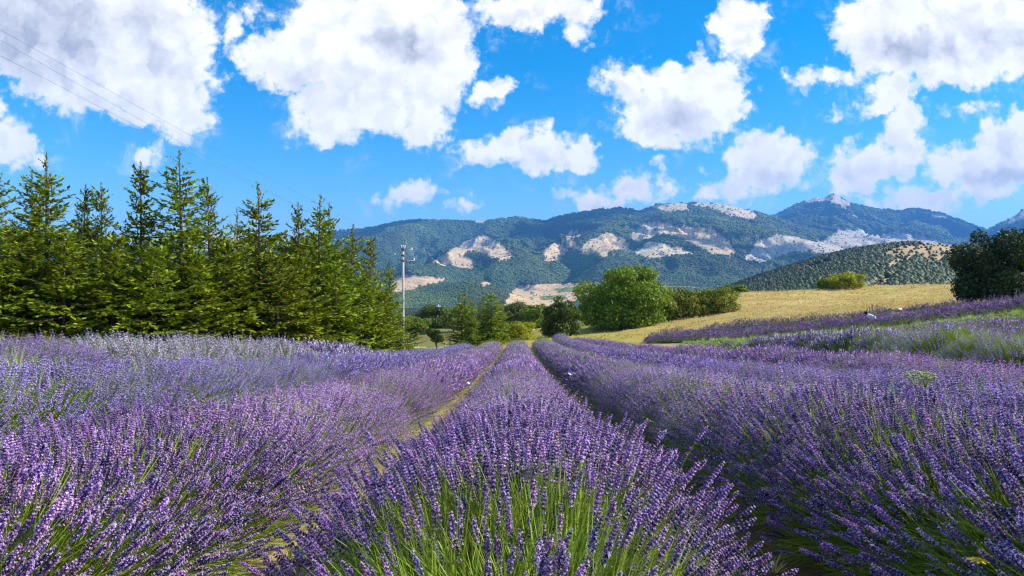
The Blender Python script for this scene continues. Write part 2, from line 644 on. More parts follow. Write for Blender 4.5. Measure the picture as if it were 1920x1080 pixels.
def plain(name, col, rough=.6, spec=.3, nscale=8, namt=.25, metal=0, bump=0):
    m, g, out = material(name)
    tc = g.n('ShaderNodeTexCoord')
    nz = g.noise(tc.outputs['Object'], nscale, 5, .6)
    f = g.ss(nz, .3, .7)
    c = g.mix(f, tuple(v * (1 - namt) for v in col) + (1,), tuple(min(1, v * (1 + namt)) for v in col) + (1,))
    bs = g.n('ShaderNodeBsdfPrincipled')
    g.link(c, bs.inputs['Base Color'])
    bs.inputs['Roughness'].default_value = rough
    bs.inputs['Specular IOR Level'].default_value = spec
    bs.inputs['Metallic'].default_value = metal
    if bump:
        b = g.n('ShaderNodeBump')
        b.inputs['Strength'].default_value = bump
        b.inputs['Distance'].default_value = .02
        g.link(nz, b.inputs['Height'])
        g.link(b.outputs[0], bs.inputs['Normal'])
    g.link(bs.outputs[0], out.inputs[0])
    return m


M_STEM = leafy('lavender_stem', (.30, .40, .055), trans=.3, var=.5, tint=False)
M_CALYX = leafy('lavender_calyx', (.22, .142, .385), trans=.18, var=.8, tint=True, hue=.05)
M_PETAL = leafy('lavender_petal', (.74, .64, .95), trans=.3, var=.3, tint=True, hue=.05)
M_LEAF = leafy('lavender_leaf', (.29, .38, .045), trans=.25, var=.5)
M_CLIP = leafy('clipped_leaf', (.42, .50, .13), trans=.25, var=.35)
M_MOUND = plain('lavender_base', (.035, .05, .014), rough=.9, spec=.1, nscale=30, namt=.6)
M_BARK = plain('bark', (.12, .085, .06), rough=.9, spec=.1, nscale=14, namt=.4, bump=.4)
M_SPRUCE = leafy('spruce_needle', (.215, .27, .012), trans=.24, var=1.1, hue=.02, ovar=.3)
M_SPRUCE_D = leafy('dark_conifer_needle', (.035, .06, .012), trans=.12, var=.5)  # base colour darkened because these trees show their shaded side
M_CONE = leafy('spruce_cone', (.20, .10, .04), trans=.0, var=.5)
M_BROAD = leafy('broad_leaf', (.18, .245, .012), trans=.3, var=.8, hue=.02, ovar=.3)
M_BROADD = leafy('dark_broad_leaf', (.10, .145, .016), trans=.25, var=.8, hue=.02, ovar=.35)
M_YELLOW = leafy('yellow_green_leaf', (.36, .36, .02), trans=.3, var=.5, hue=.015)
M_HEDGE = leafy('hedge_leaf', (.23, .26, .02), trans=.3, var=.8, hue=.02, ovar=.35)
M_GRASS = leafy('dry_grass', (.66, .51, .20), trans=.3, var=.45, hue=.04)
M_GRASSG = leafy('green_grass', (.32, .35, .06), trans=.3, var=.45, hue=.03)


# ------------------------------------------------------------------ far land: valley, hill, mountains
def poly_in(px, py, poly):
    P = np.array(poly, float)
    ins = np.zeros(px.shape, bool)
    j = len(P) - 1
    for i in range(len(P)):
        xi, yi = P[i]
        xj, yj = P[j]
        c = ((yi > py) != (yj > py)) & (px < (xj - xi) * (py - yi) / (yj - yi + 1e-9) + xi)
        ins ^= c
        j = i
    return ins


TAN, TAN2, ROCK, PALE, GREENF = (.66, .49, .30), (.60, .42, .26), (.58, .51, .42), (.66, .54, .37), (.20, .24, .06)
PATCHES = [  # colour, depth range, outline (photograph pixels), edge raggedness
    (TAN, 3400, 6200, [(820, 491), (850, 468), (885, 451), (905, 446), (930, 458), (957, 486), (930, 489), (905, 478), (880, 474), (866, 481), (893, 491), (888, 502), (860, 500), (840, 495)], 5),
    (TAN, 3400, 6500, [(1058, 446), (1075, 435), (1092, 440), (1086, 447)], 3),
    (TAN, 3400, 6500, [(1018, 472), (1030, 460), (1050, 455), (1062, 474), (1040, 493), (1024, 488)], 7),
    (TAN, 3400, 6500, [(1055, 452), (1072, 448), (1090, 464), (1110, 450), (1140, 439), (1165, 452), (1180, 469), (1150, 466), (1135, 479), (1108, 480), (1088, 474)], 6),
    (PALE, 3400, 6500, [(1185, 442), (1212, 420), (1240, 419), (1280, 436), (1272, 446), (1240, 440), (1215, 448), (1192, 453)], 5),
    (PALE, 3400, 6500, [(1192, 472), (1225, 455), (1262, 464), (1294, 476), (1250, 480), (1215, 486)], 5),
    (TAN, 3400, 6500, [(1255, 430), (1290, 429), (1332, 431), (1352, 446), (1374, 472), (1350, 476), (1320, 470), (1300, 454), (1272, 446)], 5),
    (ROCK, 3400, 5600, [(1405, 484), (1430, 455), (1455, 443), (1490, 447), (1530, 457), (1572, 477), (1556, 481), (1512, 470), (1482, 476), (1430, 492)], 5),
    (ROCK, 3400, 7500, [(1545, 455), (1580, 437), (1620, 431), (1650, 440), (1700, 441), (1740, 451), (1775, 464), (1700, 467), (1640, 473), (1590, 480), (1560, 472)], 7),
    (PALE, 5600, 7400, [(1222, 391), (1240, 380), (1282, 382), (1287, 395), (1250, 398)], 3),
    (PALE, 5600, 7400, [(1300, 386), (1330, 379), (1377, 384), (1412, 401), (1405, 412), (1370, 405), (1340, 394)], 4),
    (ROCK, 8000, 11000, [(1508, 380), (1530, 369), (1565, 365), (1590, 380), (1586, 391), (1560, 384), (1545, 377), (1520, 383)], 4),
    (ROCK, 8000, 11000, [(1575, 403), (1600, 402), (1610, 408), (1585, 410)], 4),
    (ROCK, 8000, 11000, [(1720, 397), (1760, 401), (1778, 408), (1740, 409)], 5),
    (ROCK, 7000, 11000, [(1895, 420), (1908, 398), (1925, 390), (1960, 380), (1960, 430), (1915, 425)], 7),
    (PALE, 5000, 7400, [(888, 413), (900, 411), (916, 414), (908, 420), (892, 420)], 2),
    (PALE, 3400, 6500, [(955, 446), (972, 442), (988, 446), (970, 450)], 2),
    (TAN2, 1500, 3600, [(728, 552), (733, 522), (760, 515), (800, 518), (836, 522), (830, 529), (790, 538), (760, 549)], 2),
    (TAN2, 1500, 4200, [(897, 532), (915, 525), (922, 532), (905, 540)], 2),
    ((.66, .46, .25), 1300, 4500, [(940, 577), (958, 545), (975, 537), (1012, 533), (1100, 530), (1180, 535), (1180, 556), (1090, 556), (1060, 578), (1000, 578)], 2),
    (GREENF, 1300, 4500, [(1040, 541), (1100, 536), (1100, 546), (1046, 549)], 2),
    (GREENF, 1300, 4500, [(1010, 556), (1060, 553), (1060, 560), (1016, 563)], 2),
    (PALE, 1300, 4500, [(1240, 538), (1310, 538), (1312, 542), (1245, 543)], 1),
    ((.50, .36, .20), 300, 1500, [(1655, 478), (1700, 463), (1760, 459), (1830, 462), (1830, 505), (1770, 488), (1748, 500), (1712, 484), (1690, 490)], 5),
    (TAN, 300, 1500, [(1640, 507), (1670, 492), (1700, 483), (1712, 490), (1690, 500), (1660, 514)], 5),
    (TAN, 300, 1500, [(1612, 553), (1650, 528), (1682, 519), (1664, 540), (1640, 556)], 4),
    (TAN, 300, 1500, [(1500, 508), (1545, 492), (1560, 494), (1520, 510)], 5),
    (PALE, 300, 1500, [(1372, 534), (1372, 524), (1430, 508), (1432, 512)], 1),
    (PALE, 300, 1500, [(1352, 540), (1372, 526), (1376, 532), (1362, 540)], 1),
]


def cover_at(x, y, z):
    """what grows at a far point: colour of the ground and how open it is (1 = clearing)"""
    u = x / y
    px = 960 + FPX * u
    py = 540 - (z - CAMZ) / y * FPX
    n1 = fbm(px / 14, py / 9, 4)
    n2 = fbm(px / 14 + 40, py / 9 + 7, 4)
    shp = x.shape
    colr = np.empty(shp + (3,))
    forest = np.array((.022, .042, .012))
    g2 = np.array((.05, .075, .02))
    w = np.clip(.5 + .6 * fbm(x / 420, y / 420, 4), 0, 1)[..., None]
    colr[:] = forest * (1 - w) + g2 * w
    opn = np.zeros(shp)
    for (c, d0, d1, poly, rag) in PATCHES:
        cxy = np.array(poly, float)
        mid = cxy.mean(0)
        poly = [tuple(mid + (q - mid) * (1.14 if rag >= 3 else 1.0)) for q in cxy]
        if rag >= 5 and d0 > 3000:
            thin = poly_in(px + n2 * rag * 3.2, py + n1 * rag * 1.6, poly) & (y > d0) & (y < d1) & (opn < .3)
            opn[thin] = .5
            colr[thin] = .45 * np.array(c) + .02
        ins = poly_in(px + n1 * rag, py + n2 * rag * .6, poly) & (y > d0) & (y < d1)
        v = 1 + .16 * fbm(x / 60, y / 90, 3)
        colr[ins] = (np.array(c) * v[..., None])[ins]
        opn[ins] = 1
        if rag >= 4:
            bush = ins & (fbm(px / 5.5, py / 4.0, 3) > .42)
            opn[bush] = .35
    return colr, opn


def build_far():
    u = np.concatenate([np.linspace(-1.9, -.9, 60, endpoint=False), np.linspace(-.9, .9, 740, endpoint=False), np.linspace(.9, 1.9, 61)])
    nu = len(u)
    ys = np.concatenate([np.geomspace(198, 1200, 105, endpoint=False), np.geomspace(1200, 3000, 70, endpoint=False),
                         np.geomspace(3000, 10200, 225, endpoint=False), np.geomspace(10200, 13000, 8)])
    U, Y = np.meshgrid(u, ys)
    X = U * Y
    Z = ground(X, Y)
    Z = Z + sstep(Y, 2500, 4500) * 10 * fbm(X / 90, Y / 110, 3)
    ny = len(ys)
    V = np.stack([X, Y, Z], -1).reshape(-1, 3)
    idx = np.arange(ny * nu).reshape(ny, nu)
    F = np.stack([idx[:-1, :-1], idx[:-1, 1:], idx[1:, 1:], idx[1:, :-1]], -1).reshape(-1, 4)
    C, O = cover_at(X, Y, Z)
    m, g, out = material('far_land')
    a = g.n('ShaderNodeAttribute', attribute_name='cover')
    geo = g.n('ShaderNodeNewGeometry')
    nz = g.noise(g.v('MULTIPLY', geo.outputs['Position'], (.02, .02, .02)), 1.0, 6, .65)
    c = g.mix(g.ss(nz, .35, .65, 0, .5), a.outputs['Color'], g.mix(1.0, a.outputs['Color'], (.45, .5, .5, 1), 'MULTIPLY'))
    bs = g.n('ShaderNodeBsdfDiffuse')
    g.link(c, bs.inputs[0])
    b = g.n('ShaderNodeBump')
    b.inputs['Distance'].default_value = 14
    b.inputs['Strength'].default_value = .6
    g.link(nz, b.inputs['Height'])
    g.link(b.outputs[0], bs.inputs['Normal'])
    g.link(bs.outputs[0], out.inputs[0])
    me = new_mesh('mountains', V, F, [m], smooth=True)
    set_attr(me, 'cover', C.reshape(-1, 3), 'FLOAT_COLOR')
    o = obj('mountains', me)
    tag(o, kind='structure')
    return X, Y, Z, O


def instancer(coll_name, models):
    """node group that stands one of the models on every vertex of the object it is given to"""
    c = bpy.data.collections.new(coll_name)
    for o in models:
        c.objects.link(o)
    ng = bpy.data.node_groups.new(coll_name, 'GeometryNodeTree')
    ng.interface.new_socket('Geometry', in_out='INPUT', socket_type='NodeSocketGeometry')
    ng.interface.new_socket('Geometry', in_out='OUTPUT', socket_type='NodeSocketGeometry')
    g = NT(ng)
    i = g.n('NodeGroupInput')
    o = g.n('NodeGroupOutput')
    ip = g.n('GeometryNodeInstanceOnPoints')
    g.link(i.outputs[0], ip.inputs['Points'])
    ci = g.n('GeometryNodeCollectionInfo')
    ci.inputs['Collection'].default_value = c
    ci.inputs['Separate Children'].default_value = True
    ci.inputs['Reset Children'].default_value = True
    g.link(ci.outputs[0], ip.inputs['Instance'])
    ip.inputs['Pick Instance'].default_value = True

    def named(nm, typ):
        nd = g.n('GeometryNodeInputNamedAttribute', data_type=typ)
        nd.inputs[0].default_value = nm
        return nd.outputs[0]
    g.link(named('pick', 'INT'), ip.inputs['Instance Index'])
    er = g.n('FunctionNodeEulerToRotation')
    g.link(named('turn', 'FLOAT_VECTOR'), er.inputs[0])
    g.link(er.outputs[0], ip.inputs['Rotation'])
    g.link(named('size', 'FLOAT_VECTOR'), ip.inputs['Scale'])
    g.link(ip.outputs[0], o.inputs[0])
    return ng


def scatter(name, ng, P, turn, size, pick, tint=None, parent=None):
    me = bpy.data.meshes.new(name)
    P = np.asarray(P, np.float32)
    me.vertices.add(len(P))
    me.vertices.foreach_set('co', P.ravel())
    set_attr(me, 'turn', turn, 'FLOAT_VECTOR')
    size = np.asarray(size, np.float32)
    if size.ndim == 1:
        size = np.repeat(size[:, None], 3, 1)
    set_attr(me, 'size', size, 'FLOAT_VECTOR')
    set_attr(me, 'pick', pick, 'INT')
    if tint is not None:
        set_attr(me, 'tint', tint, 'FLOAT_VECTOR')
    o = obj(name, me, parent)
    md = o.modifiers.new('scatter', 'NODES')
    md.node_group = ng
    return o


def blob_tree(seed, conif, mat, n1=9, n2=6):
    """small far crown: lumpy closed body"""
    r = np.random.RandomState(seed)
    V, F = [], []
    off = r.uniform(0, 50, 2)
    for i in range(n2 + 1):
        t = i / n2
        for j in range(n1):
            a = j / n1 * 2 * math.pi + (i % 2) * math.pi / n1
            if conif:
                rad = .38 * (1 - t) ** .8 + .02
                z = t
            else:
                rad = .52 * math.sin(math.pi * min(.97, .12 + .86 * t)) ** .7
                z = .06 + .94 * t
            rad *= 1 + .45 * float(perlin(math.cos(a) * 2.1 + off[0] + t * 4, math.sin(a) * 2.1 + off[1] + t * 3))
            V.append((rad * math.cos(a), rad * math.sin(a), z + .08 * r.uniform(-1, 1) * (0 < i < n2)))
    for i in range(n2):
        for j in range(n1):
            F.append((i * n1 + j, i * n1 + (j + 1) % n1, (i + 1) * n1 + (j + 1) % n1, (i + 1) * n1 + j))
    me = new_mesh('crown', V, np.array(F), [mat])
    return obj('forest_crown', me, link=False)


def build_forest(X, Y, Z, O):
    mats = [leafy('forest_leaf', (.075, .12, .024), trans=0, var=.28, hue=.03, tint=True), leafy('forest_conifer', (.036, .07, .02), trans=0, var=.25, hue=.03, tint=True)]
    models = [blob_tree(1, 0, mats[0]), blob_tree(2, 0, mats[0]), blob_tree(3, 0, mats[0]), blob_tree(4, 1, mats[1], 7, 4), blob_tree(5, 1, mats[1], 7, 4)]
    ng = instancer('forest_crown_models', models)
    r = np.random.RandomState(11)
    # weight of every grid cell by the solid angle it shows to the camera
    P00 = np.stack([X, Y, Z], -1)
    e1 = P00[:-1, 1:] - P00[:-1, :-1]
    e2 = P00[1:, :-1] - P00[:-1, :-1]
    N = np.cross(e1, e2)
    c = P00[:-1, :-1] - np.array([0, 0, CAMZ])
    d = np.linalg.norm(c, axis=-1)
    w = np.maximum(0, -(N * c).sum(-1) / d) / d ** 2
    u = X[:-1, :-1] / Y[:-1, :-1]
    w = w + .03 * np.linalg.norm(N, axis=-1) / d ** 2
    # nothing behind what is hidden by nearer land
    ang = (P00[..., 2] - CAMZ) / P00[..., 1]
    mx = np.maximum.accumulate(ang, axis=0)
    hid = (ang < mx - .008)[:-1, :-1]
    w = np.where(hid, 0, w)
    w = np.where(np.abs(u) > 1.5, 0, np.where(np.abs(u) > .85, w * .45, w))
    w = np.where(Y[:-1, :-1] < 205, 0, w)
    open_ = O[:-1, :-1]
    w = w * np.where(open_ > .9, .035, np.where(open_ > .4, .45, np.where(open_ > .1, .6, 1)))
    n = 300000
    p = (w / w.sum()).ravel()
    k = r.choice(len(p), n, p=p)
    iy, ix = np.unravel_index(k, w.shape)
    a, b = r.rand(n), r.rand(n)
    Q = P00[iy, ix] * ((1 - a) * (1 - b))[:, None] + P00[iy, ix + 1] * (a * (1 - b))[:, None] + P00[iy + 1, ix] * ((1 - a) * b)[:, None] + P00[iy + 1, ix + 1] * (a * b)[:, None]
    dist = Q[:, 1]
    op = open_[iy, ix]
    h = np.clip(dist * .0030, 4.6, 24) * r.uniform(.6, 1.3, n)
    h = np.where(op > .1, h * .55, h)
    h = np.where(dist < 1500, h, h * .72)
    wd = h * r.uniform(1.1, 1.6, n)
    near = dist < 1500
    wd = np.where(near, h * r.uniform(.8, 1.15, n), wd * 1.15)
    kn = fbm(Q[:, 0] / 500, Q[:, 1] / 500, 3)
    con = (kn + r.uniform(-.3, .3, n)) > .15
    pick = np.where(con, 3 + r.randint(0, 2, n), r.randint(0, 3, n))
    Q[:, 2] -= h * .15
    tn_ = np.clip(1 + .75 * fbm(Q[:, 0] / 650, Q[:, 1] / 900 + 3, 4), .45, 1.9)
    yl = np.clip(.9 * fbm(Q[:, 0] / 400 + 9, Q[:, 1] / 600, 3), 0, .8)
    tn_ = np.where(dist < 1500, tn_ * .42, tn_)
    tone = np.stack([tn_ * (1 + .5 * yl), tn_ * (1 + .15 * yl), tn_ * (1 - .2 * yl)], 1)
    turn = np.stack([r.uniform(-.1, .1, n), r.uniform(-.1, .1, n), r.uniform(0, 6.28, n)], 1)
    size = np.stack([wd, wd, h], 1)
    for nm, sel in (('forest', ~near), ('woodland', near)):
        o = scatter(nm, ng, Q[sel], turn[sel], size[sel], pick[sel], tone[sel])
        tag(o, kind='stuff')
    o['label'] = 'mixed woods of the valley floor and the near wooded hill'


FX, FY, FZ, FO = build_far()
build_forest(FX, FY, FZ, FO)


# ------------------------------------------------------------------ near ground
def row_x(x0, y):
    return x0 + .008 * y


MOWN = [at(1920, 584, 22.5), at(1700, 613, 28), at(1500, 636, 36), at(1300, 652, 48)]
BANDLO = [at(1920, 577, 26), at(1700, 602, 34), at(1500, 626, 44), at(1300, 643, 57), at(1215, 646, 66)]
BANDHI = [at(1920, 571, 33), at(1700, 581, 45), at(1500, 605, 57), at(1400, 611, 64), at(1215, 641, 71)]


def build_near_ground():
    def axis(parts):
        return np.concatenate([np.arange(a, b, s) for a, b, s in parts] + [[parts[-1][1]]])
    xs = axis([(-230, -60, 10), (-60, -20, 1.0), (-20, -8, .4), (-8, 10, .14), (10, 60, .42), (60, 100, 2), (100, 240, 10)])
    ys = axis([(-30, -2, 1.0), (-2, 14, .16), (14, 40, .3), (40, 124, .55), (124, 204, 2.5)])
    X, Y = np.meshgrid(xs, ys)
    Z = ground(X, Y)
    Z = Z + .05 * fbm(X / 3, Y / 3, 3) * sstep(Y, 62, 70) + .02 * fbm(X / .5, Y / .5, 3) * (np.abs(X) < 10)
    Z = Z + .16 * fbm(X / 5, Y / 6, 4) * sstep(Y, 70, 80) * sstep(X, 5, 14)
    # sink a little at the outer rim so that the far sheet covers the seam
    Z = Z - .5 * sstep(Y, 197, 204)
    soil, straw, gold, green, pinkish = map(np.array, ((.38, .27, .15), (.62, .49, .25), (.60, .43, .14), (.34, .34, .06), (.58, .36, .17)))
    n = np.clip(.5 + .7 * fbm(X / 1.3, Y / 1.3, 4), 0, 1)[..., None]
    nb = np.clip(.5 + .7 * fbm(X / 9, Y / 9, 3), 0, 1)[..., None]
    C = soil * (1 - n) + straw * n
    C = np.where(((X > .3) & (X < 5.6))[..., None], np.array((.11, .08, .045)) * (1 - n) + np.array((.26, .19, .10)) * n, C)  # brown soil, darkened here to deepen the shade between the right rows
    mead = (gold * (1 - nb) + green * nb)
    pt = np.clip(.5 + .8 * fbm(X / 4.5, Y / 2.2, 4), 0, 1)[..., None]
    hill = (gold * (1 - .5 * nb) + pinkish * (.5 * nb)) * (1 - .0 * pt)
    hill = hill * (1 - .55 * pt) + (np.array((.66, .50, .22)) * (1 - nb) + np.array((.40, .33, .09)) * nb) * (.55 * pt)
    brown = np.clip(1.5 * fbm(X / 7 + 5, Y / 2.6, 4) - .25, 0, .8)[..., None]
    hill = hill * (1 - brown) + np.array((.36, .24, .07)) * brown
    grn = np.clip(1.4 * fbm(X / 11 + 31, Y / 3.4 + 8, 3) - .15, 0, .7)[..., None]
    hill = hill * (1 - grn) + np.array((.38, .36, .08)) * grn
    wm = (sstep(Y, 61, 65) * sstep(X, -30, -6))[..., None]
    t = sstep(X - (Y - 70) * .25, 6, 26)[..., None]
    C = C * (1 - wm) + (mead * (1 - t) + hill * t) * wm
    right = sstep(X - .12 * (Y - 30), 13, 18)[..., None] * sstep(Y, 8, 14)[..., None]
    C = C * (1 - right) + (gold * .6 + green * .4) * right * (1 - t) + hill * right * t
    lft = sstep(-X, 8.0, 10)[..., None]
    C = C * (1 - lft) + (np.array((.24, .20, .07)) * (1 - n) + np.array((.2, .22, .05)) * n) * lft
    # the pale farm road across the end of the rows on the left
    road = (sstep(np.abs(Y - 66 - .05 * X), 2.2, 1.4) * sstep(-X, 4.5, 6) * sstep(X, -60, -40))[..., None]
    C = C * (1 - road) + np.array((.62, .55, .46)) * road
    ny, nx = X.shape
    V = np.stack([X, Y, Z], -1).reshape(-1, 3)
    idx = np.arange(ny * nx).reshape(ny, nx)
    F = np.stack([idx[:-1, :-1], idx[:-1, 1:], idx[1:, 1:], idx[1:, :-1]], -1).reshape(-1, 4)
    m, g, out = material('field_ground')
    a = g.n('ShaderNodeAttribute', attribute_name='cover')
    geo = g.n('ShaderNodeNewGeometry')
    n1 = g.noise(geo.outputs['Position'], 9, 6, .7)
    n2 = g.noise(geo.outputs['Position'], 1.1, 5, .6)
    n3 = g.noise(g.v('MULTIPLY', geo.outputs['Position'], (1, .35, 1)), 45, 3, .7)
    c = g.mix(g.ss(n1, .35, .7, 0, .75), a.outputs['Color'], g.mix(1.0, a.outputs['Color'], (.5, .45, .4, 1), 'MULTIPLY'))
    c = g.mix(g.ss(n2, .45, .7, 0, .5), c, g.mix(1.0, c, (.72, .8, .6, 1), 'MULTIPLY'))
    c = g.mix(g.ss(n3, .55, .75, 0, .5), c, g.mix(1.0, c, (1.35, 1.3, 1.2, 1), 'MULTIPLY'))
    bs = g.n('ShaderNodeBsdfPrincipled')
    bs.inputs['Roughness'].default_value = .95
    bs.inputs['Specular IOR Level'].default_value = .1
    g.link(c, bs.inputs['Base Color'])
    b = g.n('ShaderNodeBump')
    b.inputs['Distance'].default_value = .06
    b.inputs['Strength'].default_value = .7
    g.link(n1, b.inputs['Height'])
    g.link(b.outputs[0], bs.inputs['Normal'])
    g.link(bs.outputs[0], out.inputs[0])
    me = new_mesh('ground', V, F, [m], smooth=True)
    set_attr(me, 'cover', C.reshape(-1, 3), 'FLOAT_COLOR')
    o = obj('ground', me)
    tag(o, kind='structure')


build_near_ground()

# ------------------------------------------------------------------ haze (air between here and the mountains)
def build_haze():
    s = Soup()
    s.box((0, 6700, 480), (52000, 13600, 1500))
    m, g, out = material('haze_air')
    pv = g.n('ShaderNodeVolumePrincipled')
    pv.inputs['Color'].default_value = (.12, .41, 1.0, 1)
    pv.inputs['Density'].default_value = 8.0e-5
    pv.inputs['Anisotropy'].default_value = 0.0
    g.link(pv.outputs[0], out.inputs['Volume'])
    o = obj('haze', s.mesh('haze', [m]))
    tag(o, kind='stuff')


build_haze()

# ------------------------------------------------------------------ clouds overhead: their shadows lie on the mountains
def build_overhead_clouds():
    m, g, out = material('cloud_white')
    d = g.n('ShaderNodeBsdfDiffuse')
    d.inputs[0].default_value = (.95, .95, .95, 1)
    t = g.n('ShaderNodeBsdfTranslucent')
    t.inputs[0].default_value = (.9, .9, .92, 1)
    mx = g.n('ShaderNodeMixShader')
    mx.inputs[0].default_value = .25
    g.link(d.outputs[0], mx.inputs[1])
    g.link(t.outputs[0], mx.inputs[2])
    g.link(mx.outputs[0], out.inputs[0])
    S = np.array(SUNV)
    for k, (px, py, dp, rx, ry, lb) in enumerate((
            (1135, 402, 6500, 430, 420, 'white cloud high over the rounded middle summit'),
            (1300, 505, 4100, 640, 300, 'long white cloud high over the dark lower slopes'),
            (1500, 492, 3700, 420, 260, 'white cloud high over the slope beyond the hedge'),
            (1800, 436, 9000, 900, 420, 'white cloud high over the right hand ridge'),
            (985, 446, 5600, 380, 330, 'white cloud high over the middle slopes'),
            (690, 440, 6300, 380, 300, 'white cloud high over the left ridge'),
            (1560, 428, 8300, 560, 260, 'white cloud high over the far peak'))):
        P = np.array(at(px, py, dp))
        Cn = P + S * (((4300 if dp < 7000 else 8200) - P[2]) / S[2])
        r = np.random.RandomState(400 + k)
        s = Soup()
        for q in range(16):
            a, f = r.uniform(0, 6.28), r.uniform(0, 1) ** .5
            c = np.array((math.cos(a) * f * rx, math.sin(a) * f * ry, 0))
            rad = min(rx, ry) * r.uniform(.28, .55) * (1.1 - .5 * f)
            n1, n2 = 18, 11
            th = np.linspace(.02, math.pi - .02, n2)
            ph = np.arange(n1) / n1 * 2 * math.pi
            TH, PH = np.meshgrid(th, ph, indexing='ij')
            D = np.stack([np.sin(TH) * np.cos(PH), np.sin(TH) * np.sin(PH), np.cos(TH)], -1)
            lump = 1 + .3 * perlin(D[..., 0] * 2.2 + q * 3, D[..., 1] * 2.2 + D[..., 2] * 2.7 + q)
            V = D * (rad * lump)[..., None]
            V[..., 2] = np.where(V[..., 2] < 0, V[..., 2] * .35, V[..., 2] * .9)
            idx = np.arange(n2 * n1).reshape(n2, n1)
            F = np.stack([idx[:-1], np.roll(idx[:-1], -1, 1), np.roll(idx[1:], -1, 1), idx[1:]], -1).reshape(-1, 4)
            s.add(V.reshape(-1, 3) + c, None, F)
        o = obj('cloud', s.mesh('cloud', [m], True), loc=Cn)
        tag(o, lb, 'cloud', 'clouds over the mountains')


build_overhead_clouds()

# ------------------------------------------------------------------ lavender
STALK = .50        # length of a model stalk, flower head included
HEADL = .080


def orient(d):
    """rows of unit vectors -> 3x3 frames with that z axis"""
    d = d / np.linalg.norm(d)
    r = np.array([0, 0, 1.0]) if abs(d[2]) < .9 else np.array([1.0, 0, 0])
    a = np.cross(r, d)
    a /= np.linalg.norm(a)
    return a, np.cross(d, a), d


def bipyramid(s, c, d, L, w, m, n=4, wide=.4):
    a, b, d = orient(d)
    V = [c]
    for j in range(n):
        an = j / n * 2 * math.pi
        V.append(c + d * L * wide + w * (math.cos(an) * a + math.sin(an) * b))
    V.append(c + d * L)
    T = []
    for j in range(n):
        k = (j + 1) % n
        T += [(0, 1 + k, 1 + j), (n + 1, 1 + j, 1 + k)]
    s.add(np.array(V), T, None, m)


def stem_path(r, top):
    k = r.uniform(-.045, .045, 2)
    return [np.array((k[0] * math.sin(t * 3), k[1] * math.sin(t * 2.6), t * top)) for t in np.linspace(0, 1, 5)]


def head_parts(s, r, z0, L, rad, whorls, florets, mc, mp, base=(0, 0)):
    """flower head: whorls of calyces, most with open two-lipped corollas"""
    zs = np.linspace(0, 1, whorls) ** .92
    bx, by = base
    if r.rand() < .4:
        zs = np.concatenate([[-.33], zs])
    for i, t in enumerate(zs):
        zz = z0 + t * L * .9
        prof = (math.sin(math.pi * min(1, .25 + .66 * max(t, 0)))) ** .6
        if t < 0:
            prof = .7
        nf = max(4, int(florets * (.65 + .35 * prof)))
        a0 = r.uniform(0, 6.28)
        for j in range(nf):
            a = a0 + j / nf * 2 * math.pi + r.uniform(-.3, .3)
            up = r.uniform(.55, 1.3) + max(t, 0) * .6
            d = np.array((math.cos(a), math.sin(a), up))
            d /= np.linalg.norm(d)
            ln = rad * prof * r.uniform(1.0, 1.45) / max(.62, math.hypot(d[0], d[1]))
            c = np.array((bx, by, zz + r.uniform(-.1, .1) * L / whorls))
            bipyramid(s, c, d, ln, ln * .23, mc, 4, .55)
            if r.rand() < .55:
                tip = c + d * ln * .93
                A, B, D = orient(d)
                pl = rad * r.uniform(.34, .5)
                th = r.uniform(0, 6.28)
                for q in range(3):
                    an = th + q * 2.1
                    o1 = math.cos(an) * A + math.sin(an) * B
                    o2 = -math.sin(an) * A + math.cos(an) * B
                    V = np.array([tip, tip + o1 * pl * .6 + o2 * pl * .4 + D * pl * .25, tip + o1 * pl + D * pl * .15, tip + o1 * pl * .6 - o2 * pl * .4 + D * pl * .25])
                    s.add(V, None, [(0, 1, 2, 3)], mp)


def hero_pair(seed):
    r = np.random.RandomState(seed)
    z0 = STALK - HEADL * r.uniform(.8, 1.1)
    p = stem_path(r, z0 + .01)
    st = Soup()
    st.tube(p, np.linspace(.0019, .0013, 5), 4, 0, False)
    if r.rand() < .7:       # a pair of narrow leaves low on the stalk
        for sg in (-1, 1):
            a = r.uniform(0, 6.28)
            b = p[1] + np.array((0, 0, .02 * sg))
            d = np.array((math.cos(a), math.sin(a), 1.6)) / 1.9
            wv = np.array((-math.sin(a), math.cos(a), 0)) * .0026
            e = b + d * r.uniform(.05, .08)
            mid = (b + e) / 2
            st.add([b, mid + wv, e, mid - wv], None, [(0, 1, 2, 3)], 0)
    hd = Soup()
    tip = p[-1]
    head_parts(hd, r, z0, STALK - z0, r.uniform(.0064, .0084), r.randint(7, 10), 6, 0, 1, base=(tip[0], tip[1]))
    return st, hd


def joined(st, hd, name, mats):
    s = Soup()
    for (src, off) in ((st, 0), (hd, 1)):
        V = np.concatenate(src.V)
        n0 = s.n
        s.V.append(V)
        for T in src.T:
            s.T.append(T + n0)
        for Q in src.Q:
            s.Q.append(Q + n0)
        s.tm += [k + off for k in src.tm]
        s.qm += [k + off for k in src.qm]
        s.n += len(V)
    return s.mesh(name, mats)


